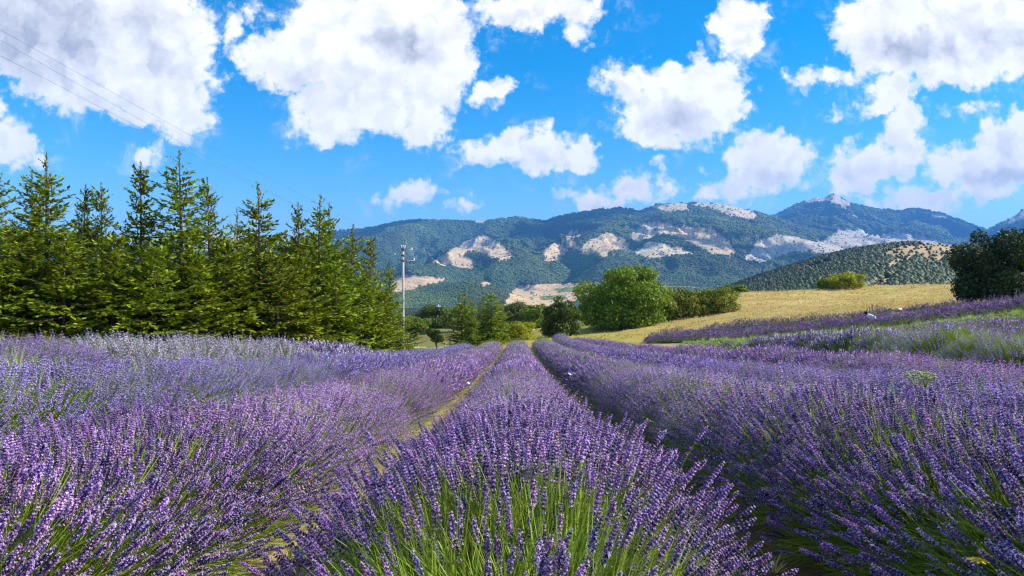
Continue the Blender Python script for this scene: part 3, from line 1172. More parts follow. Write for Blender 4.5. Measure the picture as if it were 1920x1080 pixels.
def mid_model(seed):
    r = np.random.RandomState(seed)
    z0 = STALK - .11
    p = stem_path(r, z0 + .02)
    s = Soup()
    s.tube([p[0], p[2], p[4]], (.0019, .0018, .0015), 3, 0, False)
    for i in range(6):
        t = i / 5
        zz = z0 + t * .092
        pr = .0096 * (1 - .5 * t) * r.uniform(.85, 1.15)
        for j in range(4):
            a = j * 1.57 + i * .8 + r.uniform(-.3, .3)
            d = np.array((math.cos(a), math.sin(a), r.uniform(.7, 1.5)))
            d /= np.linalg.norm(d)
            bipyramid(s, np.array((p[-1][0], p[-1][1], zz)), d, pr * 1.7, pr * .5, 1 if r.rand() < .6 else 2, 3, .6)
    return s.mesh('mid_stalk', [M_STEM, M_CALYX, M_PETAL])


def far_model(seed):
    r = np.random.RandomState(seed)
    s = Soup()
    s.tube([(0, 0, 0), (0, 0, STALK - .1)], (.0026, .0026), 3, 0, False)
    for i in range(3):
        bipyramid(s, np.array((r.uniform(-.005, .005), r.uniform(-.005, .005), STALK - .115 + i * .032)), np.array((r.uniform(-.2, .2), r.uniform(-.2, .2), 1)),
                  .050, .0120 * (1 - .2 * i), 1 if r.rand() < .85 else 2, 4, .45)
    return s.mesh('far_stalk', [M_STEM, M_CALYX, M_PETAL])


def leaf_model(seed, mat, n=16, h=.26, spread=.55, w=.005):
    r = np.random.RandomState(seed)
    s = Soup()
    for i in range(n):
        a = r.uniform(0, 6.28)
        l = h * r.uniform(.6, 1.15)
        d = np.array((math.cos(a) * spread * r.rand(), math.sin(a) * spread * r.rand(), 1))
        d /= np.linalg.norm(d)
        b = np.array((math.cos(a), math.sin(a), 0)) * r.uniform(0, .03)
        sd_ = np.array((-math.sin(a), math.cos(a), 0)) * w * r.uniform(.7, 1.3)
        mid = b + d * l * .5
        tip = b + d * l + np.array((math.cos(a), math.sin(a), -.1)) * l * .2
        s.add([b - sd_ * .6, b + sd_ * .6, mid + sd_, mid - sd_, tip], [(3, 2, 4)], [(0, 1, 2, 3)], 0)
    return s.mesh('leaf_tuft', [mat])


HERO = [hero_pair(20 + i) for i in range(7)]
HERO_STEM = [h[0].mesh('stalk_stem', [M_STEM]) for h in HERO]
HERO_HEAD = [h[1].mesh('stalk_head', [M_CALYX, M_PETAL]) for h in HERO]
models = [obj('stalk_model_%02d' % i, joined(h[0], h[1], 'stalk', [M_STEM, M_CALYX, M_PETAL]), link=False) for i, h in enumerate(HERO)]
models += [obj('stalk_model_%02d' % (7 + i), mid_model(40 + i), link=False) for i in range(4)]
models += [obj('stalk_model_%02d' % (11 + i), far_model(50 + i), link=False) for i in range(3)]
NG_STALK = instancer('lavender_stalk_models', models)
NG_LEAF = instancer('lavender_leaf_models', [obj('leaf_model_%02d' % i, leaf_model(60 + i, M_LEAF, 13, .40, .26, .0028), link=False) for i in range(4)]
                    + [obj('leaf_model_%02d' % (4 + i), leaf_model(70 + i, M_CLIP, 22, .2, 1.0, .007), link=False) for i in range(2)])


def resample(pts, step):
    P = np.asarray(pts, float)[:, :2]
    L = np.concatenate([[0], np.cumsum(np.linalg.norm(np.diff(P, axis=0), axis=1))])
    # smooth the polyline a little
    s = np.arange(0, L[-1] + 1e-6, step)
    x, y = np.interp(s, L, P[:, 0]), np.interp(s, L, P[:, 1])
    if len(pts) > 2:
        k = max(3, int(6 / step)) | 1
        ker = np.ones(k) / k
        xp, yp = np.pad(x, k // 2, mode='reflect', reflect_type='odd'), np.pad(y, k // 2, mode='reflect', reflect_type='odd')
        x, y = np.convolve(xp, ker, 'valid'), np.convolve(yp, ker, 'valid')
    return s, x, y


PURPLE = (1.0, 1.0, 1.0)
WARM = np.array((1.08, .93, .93))


def lavender_row(label, pts, halfw, height, dens, seed, tint=PURPLE, tvar=.12, clump=.55, clumpvar=.14, heroes=0, leafd=130, flank=1.25, name='lavender_row',
                 group='lavender rows of the field', lod=(5.5, 17), short=.22, inner=.5, bloom=1.0, clip=False):
    r = np.random.RandomState(seed)
    S, PX, PY = resample(pts, .25)
    TX, TY = np.gradient(PX), np.gradient(PY)
    tl = np.hypot(TX, TY)
    TX, TY = TX / tl, TY / tl
    L = S[-1]
    o0 = (PX[0], PY[0], gz(PX[0], PY[0]))
    root = thing(name, o0, label, 'lavender', group)
    O0 = np.array(o0)

    def shape(s):
        """size factor and sideways wander of the plants along the row, and how much they fall off at the row's ends"""
        k = s / clump
        w = 1 + clumpvar * (1.0 * np.cos(2 * math.pi * (k + .25 * fbm(k * .37 + seed, k * 0 + 3.3, 2))) * .5 + perlin(k * .61 + seed * 3.1, k * 0 + 1.7) * .9)
        e = np.minimum(s, L - s)
        w = w * (.62 + .38 * np.sqrt(np.clip(e / .6, 0, 1)))
        if heroes == 301:
            w = w * np.interp(s, [0, 1.2, 2.6], [1.28, 1.12, 1.0])
        if seed == 2:
            w = w * np.interp(s, [1.5, 3.0, 5.5], [1.16, 1.10, 1.0])
        return w, .10 * perlin(s / 2.3 + seed * 7.7, s * 0 + 9.1)

    def place(s, lat, h):
        x, y = np.interp(s, S, PX), np.interp(s, S, PY)
        tx, ty = np.interp(s, S, TX), np.interp(s, S, TY)
        X, Y = x + ty * lat, y - tx * lat
        return np.stack([X, Y, ground(X, Y) + h], -1)
    # mound of woody green growth
    step = .22
    ms = np.arange(0, L + step, step)
    ms[-1] = L
    th = np.linspace(-math.pi / 2, math.pi / 2, 11)
    MS, TH = np.meshgrid(ms, th, indexing='ij')
    w, sx = shape(MS)
    w = w * np.sqrt(np.clip(np.minimum(MS, L - MS) / .35 + .05, 0, 1))
    nz = 1 + .22 * fbm(MS * 3.1 + seed, TH * 2.2, 3)
    lat = halfw * (inner + .08) * np.sin(TH) * w * nz + sx
    hh = np.maximum(height * (inner + .05) * np.cos(TH) * w * nz, 0) - .03
    V = place(MS.ravel(), lat.ravel(), hh.ravel()) - O0
    nn, kk = MS.shape
    idx = np.arange(nn * kk).reshape(nn, kk)
    F = np.stack([idx[:-1, :-1], idx[:-1, 1:], idx[1:, 1:], idx[1:, :-1]], -1).reshape(-1, 4)
    obj('foliage', new_mesh('foliage', V, F, [M_MOUND], smooth=True), root)
    # where the stalks stand: density falls with the distance to the camera
    sb = (S[:-1] + S[1:]) / 2
    dx, dy = np.interp(sb, S, PX), np.interp(sb, S, PY)
    dist = np.hypot(dx, dy)
    lam = dens(dist) * .25 * 2 * halfw * bloom
    if heroes == 301:
        lam = lam * np.interp(sb, [0, .3, .7, 1.2], [.42, .46, .8, 1])
    if clip:
        lam = lam * 0
    cnt = r.poisson(lam)
    si = np.repeat(np.arange(len(sb)), cnt)
    N = len(si)
    if N:
        s = S[si] + r.rand(N) * .25
        th = np.clip(r.normal(0, .62, N) * flank, -1.5, 1.5)
        th = np.where(r.rand(N) < .65, r.uniform(-1.15, 1.15, N) * flank, th)
        th = np.clip(th, -1.5, 1.5)
        w, sx = shape(s)
        ph = (s / clump) % 1 - .5
        ln = 1 + r.normal(0, .06, N)
        deep = r.rand(N) < short
        ln = np.where(deep, ln * r.uniform(.74, .95, N), ln)
        lat0 = halfw * .38 * np.sin(th) * w + sx
        h0 = height * .22 * np.cos(th) * w
        lat1 = halfw * np.sin(th) * w * ln + sx + r.normal(0, .03, N)
        h1 = height * (np.cos(th) ** .75) * w * ln + .06
        sback = s - ph * clump * .5
        A = place(np.clip(sback + r.normal(0, .04, N), 0.02, L - .02), lat0, h0)
        ends = np.where(s < .45, -(.45 - s) * .8, np.where(s > L - .45, (s - L + .45) * .8, 0))
        B = place(np.clip(s + r.normal(0, .05, N), 0, L), lat1, h1)
        ends = ends * .45
        B[:, 0] += np.interp(s, S, TX) * ends
        B[:, 1] += np.interp(s, S, TY) * ends
        D = B - A
        ln = np.linalg.norm(D, axis=1)
        Du = D / ln[:, None] + r.normal(0, .065, (N, 3))
        Du = Du / np.linalg.norm(Du, axis=1)[:, None]
        dist = np.hypot(B[:, 0], B[:, 1])
        grow = np.interp(dist, [0, 6, 17, 30, 70], [1, 1, 1.05, 1.15, 1.7])
        sz = np.minimum(ln / STALK, 1.35)
        base = B - Du * (sz * STALK)[:, None]
        fl = np.where(r.rand(N) < .5, 1.0, -1.0)
        beta = np.arccos(np.clip(Du[:, 2], -1, 1)) * fl
        az = np.arctan2(Du[:, 1], Du[:, 0]) + np.where(fl < 0, math.pi, 0)
        turn = np.stack([np.zeros(N), beta, az], 1)
        q = dist + r.uniform(-.22, .22, N) * dist
        pick = np.where(q < lod[0], r.randint(0, 7, N), np.where(q < lod[1], r.randint(7, 11, N), r.randint(11, 14, N)))
        size = np.stack([sz * grow * r.uniform(.9, 1.1, N), sz * grow * r.uniform(.9, 1.1, N), sz], 1)
        tn = (np.array(tint) * WARM)[None] * (1 + tvar * r.normal(0, 1, (N, 1))) * (1 + .06 * r.normal(0, 1, (N, 3)))
        patch = fbm(B[:, 0] / 1.7 + seed, B[:, 1] / 2.6, 3)[:, None]
        tn = np.clip(tn * (1 + .22 * patch), .1, 2.2)
        spent = r.rand(N) < .03
        tn[spent] = tn[spent] * np.array((1.0, 1.0, .6))
        keep = np.ones(N, bool)
        if heroes:
            u_, v_ = B[:, 0] / np.maximum(B[:, 1], .05), (B[:, 2] - CAMZ) / np.maximum(B[:, 1], .05)
            vis = (np.abs(u_) < .75) & (v_ > -.44) & (B[:, 1] > .8) & (q < lod[0])
            order = np.where(vis)[0]
            order = order[np.argsort(dist[order])][:300]
            keep[order] = False
            for i in order:
                k = int(pick[i])
                a = obj('flower_stalk', HERO_STEM[k], root, loc=base[i] - O0, rot=turn[i], scale=size[i])
                b = obj('flower_head', HERO_HEAD[k], a)
                b['tint'] = [float(v) for v in tn[i]]
        o = scatter('flower_stalk', NG_STALK, (base - O0)[keep], turn[keep], size[keep], pick[keep], tn[keep], root)
        tag(o, kind='stuff')
    # leaf tufts over the mound
    ld = np.interp(np.hypot((PX[:-1] + PX[1:]) / 2, (PY[:-1] + PY[1:]) / 2), [0, 6, 15, 40, 80], [1, .9, .3, .08, .04]) * leafd
    if heroes == 301:
        ld = ld * np.interp(sb, [0, .8, 1.6], [4.5, 3.0, 1.0])
    cnt = r.poisson(ld * .25 * 2 * halfw)
    si = np.repeat(np.arange(len(cnt)), cnt)
    N = len(si)
    if N:
        s = S[si] + r.rand(N) * .25
        th = r.uniform(-1.5, 1.5, N)
        w, sx = shape(s)
        k0, k1 = (.55, .55) if not clip else (.6, .75)
        A = place(s, halfw * k0 * np.sin(th) * w + sx, height * k1 * np.cos(th) * w)
        Bv = place(np.clip(s + r.normal(0, .06, N), 0, L), halfw * 1.2 * np.sin(th) * w + sx, height * 1.1 * np.cos(th) * w + .05)
        D = Bv - A
        Du = D / (np.linalg.norm(D, axis=1)[:, None] + 1e-6)
        dist = np.hypot(A[:, 0], A[:, 1])
        turn = np.stack([np.zeros(N), np.arccos(np.clip(Du[:, 2], -1, 1)), np.arctan2(Du[:, 1], Du[:, 0])], 1)
        sz = np.interp(dist, [0, 8, 20, 60], [.9, 1.0, 1.2, 1.7]) * r.uniform(.7, 1.25, N) * (.75 if clip else 1)
        pick = r.randint(4, 6, N) if clip else r.randint(0, 4, N)
        o = scatter('leaf', NG_LEAF, A - O0, turn, sz, pick, None, root)
        tag(o, kind='stuff')
    return root


def straight(x0, y0, y1):
    return [(row_x(x0, y0), y0), (row_x(x0, y1), y1)]


def dens_main(d):
    return np.interp(d, [0, 2.2, 4, 8, 15, 25, 40, 65, 90], [700, 740, 800, 780, 660, 560, 420, 270, 180])


lavender_row('wide middle lavender row running straight away between the two paths', straight(-.03, 1.95, 62), .84, .74, dens_main, 1, heroes=301, tint=(1, 1, 1))
lavender_row('lavender row left of the pale straw path, leaning towards it', straight(-2.3, .35, 63), .86, .74, dens_main, 2, heroes=300, bloom=.92, leafd=170, tint=(1.02, .97, 1.02))
lavender_row('lavender row right of the dark shaded path, its stalks leaning left', straight(2.27, .35, 64), .87, .74, dens_main, 3, heroes=300, bloom=.86, leafd=210, tint=(.98, .98, 1.02))
lavender_row('blue violet lavender row in front of the pale mounds on the left', straight(-4.5, 1.5, 60), .88, .74, dens_main, 4, tint=(.80, .92, 1.05), bloom=.85)
lavender_row('short dark lavender row at the left edge behind the blue violet row', straight(-6.9, 2.5, 11), .95, .74, dens_main, 7, tint=(.85, .85, 1.0))
lavender_row('second lavender row right of the shaded path, mostly hidden behind the first', straight(4.45, 2.5, 72), .86, .74, dens_main, 5, tint=(.9, .92, 1.04))
lavender_row('pinkish purple lavender row bending along the foot of the right slope', straight(6.75, 4.0, 58) + [(6.6, 62), (6.2, 66)], .84, .72, dens_main, 6, tint=(1.03, .93, 1.0))

# right hand slope: paler rows, a clipped row, then the dark purple band
def between(A, B, t):
    A, B = np.array(A)[:, :2], np.array(B)[:, :2]

    def par(P):
        L = np.concatenate([[0], np.cumsum(np.linalg.norm(np.diff(P, axis=0), axis=1))])
        k = np.linspace(0, L[-1], 12)
        return np.stack([np.interp(k, L, P[:, 0]), np.interp(k, L, P[:, 1])], 1)
    return list(par(A) * (1 - t) + par(B) * t)


def dens_slope(d):
    return np.interp(d, [0, 10, 20, 40, 70, 90], [420, 400, 280, 150, 100, 80])


FOOT = [at(1960, 672, 13.2)[:2], at(1700, 670, 16.5)[:2], at(1500, 662, 22)[:2], at(1420, 660, 28)[:2]]
PALE_T = (1.22, 1.2, 1.05)
for k, (t, lb) in enumerate(((.28, 'pale lilac lavender row just behind the green flanked bushes on the right slope'),
                             (.48, 'pale lilac lavender row in the middle of the right slope'),
                             (.6, 'pale lilac lavender row directly below the clipped green strip'))):
    p = between([at(1960, 672, 13.2), at(1700, 670, 16.5), at(1500, 662, 22), at(1400, 660, 30)], MOWN, t)
    p = [p[0] + (p[0] - p[1]) * 3] + p
    lavender_row(lb, p, .75, .42, dens_slope, 30 + k, tint=(1.08, 1.06, 1.0), tvar=.2, group='pale lavender rows on the right slope', clump=.9, clumpvar=.3, leafd=26)
for k, (A_, lb) in enumerate(((MOWN, 'clipped green lavender strip curving up the right slope, no flowers left'),)):
    p = [np.array(q[:2]) for q in A_]
    p = [p[0] + (p[0] - p[1]) * 2.2] + p
    lavender_row(lb, p, 1.15, .36, dens_slope, 40 + k, clip=True, leafd=150, name='clipped_lavender_row', group='clipped lavender rows', clump=.8, clumpvar=.3)
lavender_row('short clipped green row in front of the dark purple band', [at(1415, 664, 31)[:2], at(1350, 661, 38)[:2], at(1285, 658, 46)[:2]], 1.0, .62, dens_slope, 44,
             clip=True, leafd=150, name='clipped_lavender_row', group='clipped lavender rows', clump=1.2, clumpvar=.3)
BANDL = ['lowest dark purple row of the band beside the clipped strip', 'second dark purple row up in the band on the right slope', 'middle dark purple row of the band on the right slope',
         'dark purple row second from the golden grass', 'uppermost dark purple row of tufted bushes along the golden grass']
for k in range(5):
    p = between(BANDLO, BANDHI, k / 4)
    p = [p[0] + (p[0] - p[1]) * 2] + p
    lavender_row(BANDL[k], p, .85, .60 if k < 4 else .72, dens_slope, 50 + k, tint=(.72, .62, .72), tvar=.25, group='dark purple lavender rows below the golden hill', clump=1.0, clumpvar=.6 if k == 4 else .3,  # tint darkened for the shaded side these rows turn to the camera
                 leafd=18)


# single lavender bushes
def lavender_bush(label, x, y, rad, h, seed, tint, group, stalks=900, leaves=120, bias=0):
    r = np.random.RandomState(seed)
    z = gz(x, y)
    root = thing('lavender_bush', (x, y, z), label, 'lavender', group)
    th = np.linspace(0, math.pi / 2, 7)
    ph = np.linspace(0, 2 * math.pi, 15)[:-1]
    V, F = [], []
    for i, t in enumerate(th):
        for j, p in enumerate(ph):
            k = 1 + .25 * float(perlin(math.cos(p) * 1.5 + seed, math.sin(p) * 1.5 + t * 2))
            xx, yy = rad * .66 * math.cos(t) * math.cos(p) * k, rad * .66 * math.cos(t) * math.sin(p) * k
            V.append((xx, yy, h * .55 * math.sin(t) * k + gz(x + xx, y + yy) - z - .02))
    nj = len(ph)
    for i in range(len(th) - 1):
        for j in range(nj):
            F.append((i * nj + j, i * nj + (j + 1) % nj, (i + 1) * nj + (j + 1) % nj, (i + 1) * nj + j))
    obj('foliage', new_mesh('foliage', V, np.array(F), [M_MOUND], smooth=True), root)

    def cloud(N, r0, h0, r1, h1, pmax):
        t = np.arccos(1 - r.rand(N) * (1 - math.cos(pmax)))
        p = r.uniform(0, 6.28, N)
        A = np.stack([r0 * np.sin(t) * np.cos(p), r0 * np.sin(t) * np.sin(p), h0 * np.cos(t)], 1)
        k = r.normal(1, .08, N)[:, None]
        B = np.stack([r1 * np.sin(t) * np.cos(p), r1 * np.sin(t) * np.sin(p), h1 * np.cos(t) ** .8 + .08], 1) * k
        dz = ground(x + B[:, 0], y + B[:, 1]) - z
        A[:, 2] += dz
        B[:, 2] += dz
        D = B - A
        ln = np.linalg.norm(D, axis=1)
        Du = D / ln[:, None]
        turn = np.stack([np.zeros(N), np.arccos(Du[:, 2]), np.arctan2(Du[:, 1], Du[:, 0])], 1)
        return A, B, Du, ln, turn
    d = math.hypot(x, y)
    A, B, Du, ln, turn = cloud(stalks, rad * .35, h * .2, rad, h, 1.32)
    sz = ln / STALK
    base = B - Du * (sz * STALK)[:, None]
    gw = np.interp(d, [0, 12, 30, 60], [1, 1.1, 1.5, 2.2])
    tn = np.clip(np.array(tint)[None] * (1 + .15 * r.normal(0, 1, (stalks, 1))), .2, 2.2)
    o = scatter('flower_stalk', NG_STALK, base, turn, np.stack([sz * gw, sz * gw, sz], 1), r.randint(7, 11, stalks) if d < 20 else r.randint(11, 14, stalks), tn, root)
    tag(o, kind='stuff')
    A, B, Du, ln, turn = cloud(leaves, rad * .5, h * .4, rad, h * .8, 1.5)
    o = scatter('leaf', NG_LEAF, A, turn, r.uniform(1.0, 1.7, leaves), r.randint(0, 4, leaves), None, root)
    tag(o, kind='stuff')


BUSH_R = [  # px, depth, radius, height, label
    (1430, 25, .9, .75, 'greyish lavender bush at the left end of the bush row, beside the clipped green row'),
    (1478, 23.5, .9, .75, 'pale lavender bush with a shaded gap on its left in the bush row'),
    (1522, 22, .95, .8, 'pale lavender bush with a broad bright green flank in the bush row'),
    (1562, 19.8, .85, .7, 'low rusty green lavender bush between two bright green ones'),
    (1604, 19, .8, .8, 'rounded lavender bush with a dark green front in the bush row'),
    (1652, 17.6, .75, .7, 'small lavender bush with a pale yellow green flank'),
    (1700, 16.4, .85, .7, 'small dark green lavender bush left of the biggest bush'),
    (1762, 15.0, 1.15, .85, 'biggest bright green lavender bush of the bush row'),
    (1846, 13.4, .9, .62, 'low pinkish lavender bush right of the biggest green bush'),
    (1915, 12.4, .85, .66, 'pinkish lavender bush with dark green hollows at the edge of the photo'),
]
for k, (px_, dp, rad, h, lb) in enumerate(BUSH_R):
    x_, y_ = (px_ - 960) / FPX * dp, dp
    lavender_bush(lb, x_, y_, rad, h, 100 + k, (1.0, .9, .95) if k > 7 else (1.05, 1.06, .96), 'lavender bushes in a row on the right slope',
                  stalks=620 if k not in (7, 4) else 360, leaves=340)
BUSH_L = [
    (20, 8.0, .8, .55, 'pale lavender bush at the left edge of the photo'),
    (205, 11.5, 1.0, .80, 'pale grey lavender mound with a yellowish side, left end of the pale mounds'),
    (275, 11.8, 1.2, .85, 'broad pale grey lavender mound, tallest of the mounds before the spruces'),
    (365, 13.4, 1.2, .9, 'pale grey lilac mound right of the tallest mound'),
    (450, 15.5, 1.2, .9, 'pale grey lilac lavender mound in the middle of the mounds'),
    (530, 18, 1.2, .95, 'pale lavender mound before the dark gap in the spruce belt'),
    (600, 21, 1.2, .95, 'darker greenish lavender mound at the right end of the pale mounds'),
    (655, 25, 1.1, .9, 'small pale lavender mound under the last tall spruces'),
]
for k, (px_, dp, rad, h, lb) in enumerate(BUSH_L):
    lavender_bush(lb, (px_ - 960) / FPX * dp, dp, rad, h, 130 + k, (1.1, 1.22, .88), 'pale lavender mounds in front of the spruces', stalks=1100, leaves=330)

# ------------------------------------------------------------------ trees
def rot_about(v, k, a):
    return v * math.cos(a) + np.cross(k, v) * math.sin(a) + k * np.dot(k, v) * (1 - math.cos(a))


def spruce_meshes(seed, H, RAD, sparse=.45, cones=40, leader=.12, spray=(.20, .055), mat=None, density=1.0):
    """returns trunk, crown, cone meshes of a spruce of height H; the upper 'sparse' share is open with a bare leader"""
    r = np.random.RandomState(seed)
    mat = mat or M_SPRUCE
    tr = Soup()
    lean = r.uniform(-.02, .02, 2)
    zz = np.linspace(0, H, 9)
    tp = np.stack([lean[0] * zz * (zz / H), lean[1] * zz * (zz / H), zz], 1)
    tr.tube(tp, np.interp(zz, [0, H * .5, H], [.016 * H, .008 * H, .004]), 7)
    Vs, Cs = [], []
    cs = Soup()
    br = Soup()

    def axis(z):
        return np.array((np.interp(z, tp[:, 2], tp[:, 0]), np.interp(z, tp[:, 2], tp[:, 1]), z))
    sprays = []

    def needle_spray(P, d, L, wd):
        up = np.array((0, 0, 1.0))
        s_ = np.cross(d, up)
        n_ = np.linalg.norm(s_)
        s_ = s_ / n_ if n_ > .1 else np.array((1.0, 0, 0))
        s_ = rot_about(s_, d, r.uniform(-.7, .7))
        sprays.append((P - s_ * wd * .35, P + d * L * .45 + s_ * wd, P + d * L, P + d * L * .45 - s_ * wd))
    z = .03 * H
    while z < H * (1 - leader):
        t = z / H
        top = t > 1 - sparse
        env = RAD * ((1 - t) ** .85 * 1.06 + .05)
        nb = r.randint(5, 8) if not top else r.randint(4, 6)
        a0 = r.uniform(0, 6.28)
        for b in range(nb):
            if r.rand() < (.12 if not top else .28):
                continue
            a = a0 + b / nb * 6.283 + r.uniform(-.25, .25)
            L = env * r.uniform(.5, 1.25)
            el = np.interp(t, [0, .4, .8, 1], [-.28, .0, .38, .7]) + r.uniform(-.12, .12)
            hd = np.array((math.cos(a), math.sin(a), 0))
            k = 6
            path = []
            for q in range(k + 1):
                f = q / k
                droop = -.32 * f * (1 - f) * (1 - t) + .16 * f * f
                path.append(axis(z) + hd * L * f * math.cos(el) + np.array((0, 0, L * (f * math.sin(el) + droop))))
            path = np.array(path)
            if L > .35:
                br.tube(path[::2], np.linspace(.010 + .008 * L, .004, len(path[::2])), 3, 1, False)
            step = (.075 if not top else .072) / density
            ns = int(L / step) + 2
            for q in range(ns):
                f = (q + r.rand()) / ns
                f = .1 + .9 * f
                P = np.array([np.interp(f * k, range(k + 1), path[:, c]) for c in range(3)])
                dirb = path[min(k, int(f * k) + 1)] - path[max(0, int(f * k))]
                dirb = dirb / (np.linalg.norm(dirb) + 1e-9)
                sg = 1 if r.rand() < .5 else -1
                side = rot_about(dirb, np.array((0, 0, 1.0)), sg * r.uniform(.5, 1.1))
                tl = (1.05 - f) * L * .34 * r.uniform(.5, 1.1) + .10
                nt = max(1, int(tl / .11))
                for w in range(nt):
                    g = (w + .3) / nt
                    pp = P + side * tl * g + np.array((0, 0, -.10 * tl * g * g - (.03 * r.rand())))
                    dd = side + np.array((0, 0, r.uniform(-.45, .25))) + r.normal(0, .22, 3)
                    dd /= np.linalg.norm(dd)
                    needle_spray(pp, dd, spray[0] * r.uniform(.7, 1.3), spray[1] * r.uniform(.7, 1.25))
                if r.rand() < .5:
                    dd = dirb + r.normal(0, .3, 3)
                    dd /= np.linalg.norm(dd)
                    needle_spray(P, dd, spray[0], spray[1])
        z += (RAD * .105 if not top else H * .024) * r.uniform(.75, 1.25)
    # leader
    zt = H * (1 - leader)
    while zt < H * .985:
        for _ in range(5):
            d = np.array((r.normal(0, .7), r.normal(0, .7), 1.0))
            d /= np.linalg.norm(d)
            needle_spray(axis(zt), d, .13, .02)
        if r.rand() < .35:
            a = r.uniform(0, 6.28)
            d = np.array((math.cos(a), math.sin(a), .8))
            d /= np.linalg.norm(d)
            l = (H - zt) * .5 + .1
            for w in range(int(l / .07) + 1):
                dd = d + r.normal(0, .45, 3)
                dd /= np.linalg.norm(dd)
                needle_spray(axis(zt) + d * w * .07, dd, .12, .022)
        zt += .07
    S = np.array(sprays).reshape(-1, 3)
    n = len(sprays)
    Q = np.arange(n * 4).reshape(n, 4)
    crown = Soup()
    crown.add(S, None, Q, 0)
    if br.n:
        V = np.concatenate(br.V)
        crown.add(V, None, np.concatenate(br.Q), 1)
    for i in range(cones):
        t = 1 - sparse * r.uniform(.15, .95) * .8
        a = r.uniform(0, 6.28)
        rr = RAD * (1 - t) * r.uniform(.1, .8)
        p = axis(t * H) + np.array((math.cos(a) * rr, math.sin(a) * rr, r.uniform(-.1, .1)))
        bipyramid(cs, p, np.array((r.uniform(-.15, .15), r.uniform(-.15, .15), -1)), r.uniform(.13, .22), .034, 0, 5, .4)
    return (tr.mesh('trunk', [M_BARK], True), crown.mesh('crown', [mat, M_BARK]), cs.mesh('cone', [M_CONE]) if cones else None, H, RAD)


def spruce(kit, px, top, depth, label, group, rz, widen=1.0):
    tr, cr, cn, H, RAD = kit
    x, y = (px - 960) / FPX * depth, depth
    z = gz(x, y)
    h = CAMZ + (540 - top) / FPX * depth - z
    s = h / H
    root = thing('spruce_tree', (x, y, z), label, 'tree', group, rz)
    for nm, me in (('trunk', tr), ('crown', cr), ('cone', cn)):
        if me is None:
            continue
        o = obj(nm, me, root, scale=(s * widen, s * widen, s))
        if nm == 'cone':
            o['kind'] = 'stuff'
    return root


KITS = [spruce_meshes(201, 8.6, 2.3, .55, 50, .10), spruce_meshes(202, 8.2, 2.1, .42, 50, .14), spruce_meshes(203, 8.4, 2.3, .60, 110, .08),
        spruce_meshes(204, 7.4, 1.9, .38, 14, .12), spruce_meshes(205, 5.2, 2.3, .20, 0, .06), spruce_meshes(206, 4.6, 2.2, .16, 0, .05)]
BELT = [  # kit, px, top py, depth, widen, label
    (1, -14, 292, 22, .9, 'spruce cut off by the left edge of the photo'),
    (0, 62, 316, 25, .9, 'ragged spruce just left of the one with the long bare leader'),
    (1, 88, 282, 24, 1.0, 'spruce with a long bare leader near the left edge'),
    (2, 155, 342, 26, .75, 'thin spire hung with pale cones, left of its narrow twin'),
    (2, 192, 338, 26, .75, 'crooked thin spire hung with cones, right of its narrow twin'),
    (2, 265, 300, 27, .85, 'slender spruce with open branches left of the tallest one'),
    (0, 342, 280, 27, 1.1, 'tallest broad spruce rising under the wires'),
    (2, 394, 328, 28, .75, 'narrow spruce laden with brown cones right of the tallest one'),
    (1, 447, 388, 33, .8, 'short thin spire left of the sharp dark spruce'),
    (3, 488, 342, 30, 1.1, 'sharp dark spruce with a long tip in the middle of the belt'),
    (2, 561, 376, 35, .75, 'cone laden spire left of the dense twin topped spruce'),
    (3, 596, 362, 34, 1.0, 'dense dark spruce with many side tips'),
    (1, 615, 376, 37, .8, 'thin leader close behind the dense dark spruce'),
    (3, 658, 420, 37, 1.0, 'spruce whose tip stands before the ridge line'),
    (2, 694, 436, 39, .85, 'spruce with brown cones near the right end of the belt'),
    (1, 731, 480, 41, .8, 'last spruce of the belt, beside the pole'),
]
for k, (kt, px_, tp_, dp, wd, lb) in enumerate(BELT):
    spruce(KITS[kt], px_, tp_, dp, lb, 'spruces in the belt on the left', (k * 2.399) % 6.28, wd * 1.08)
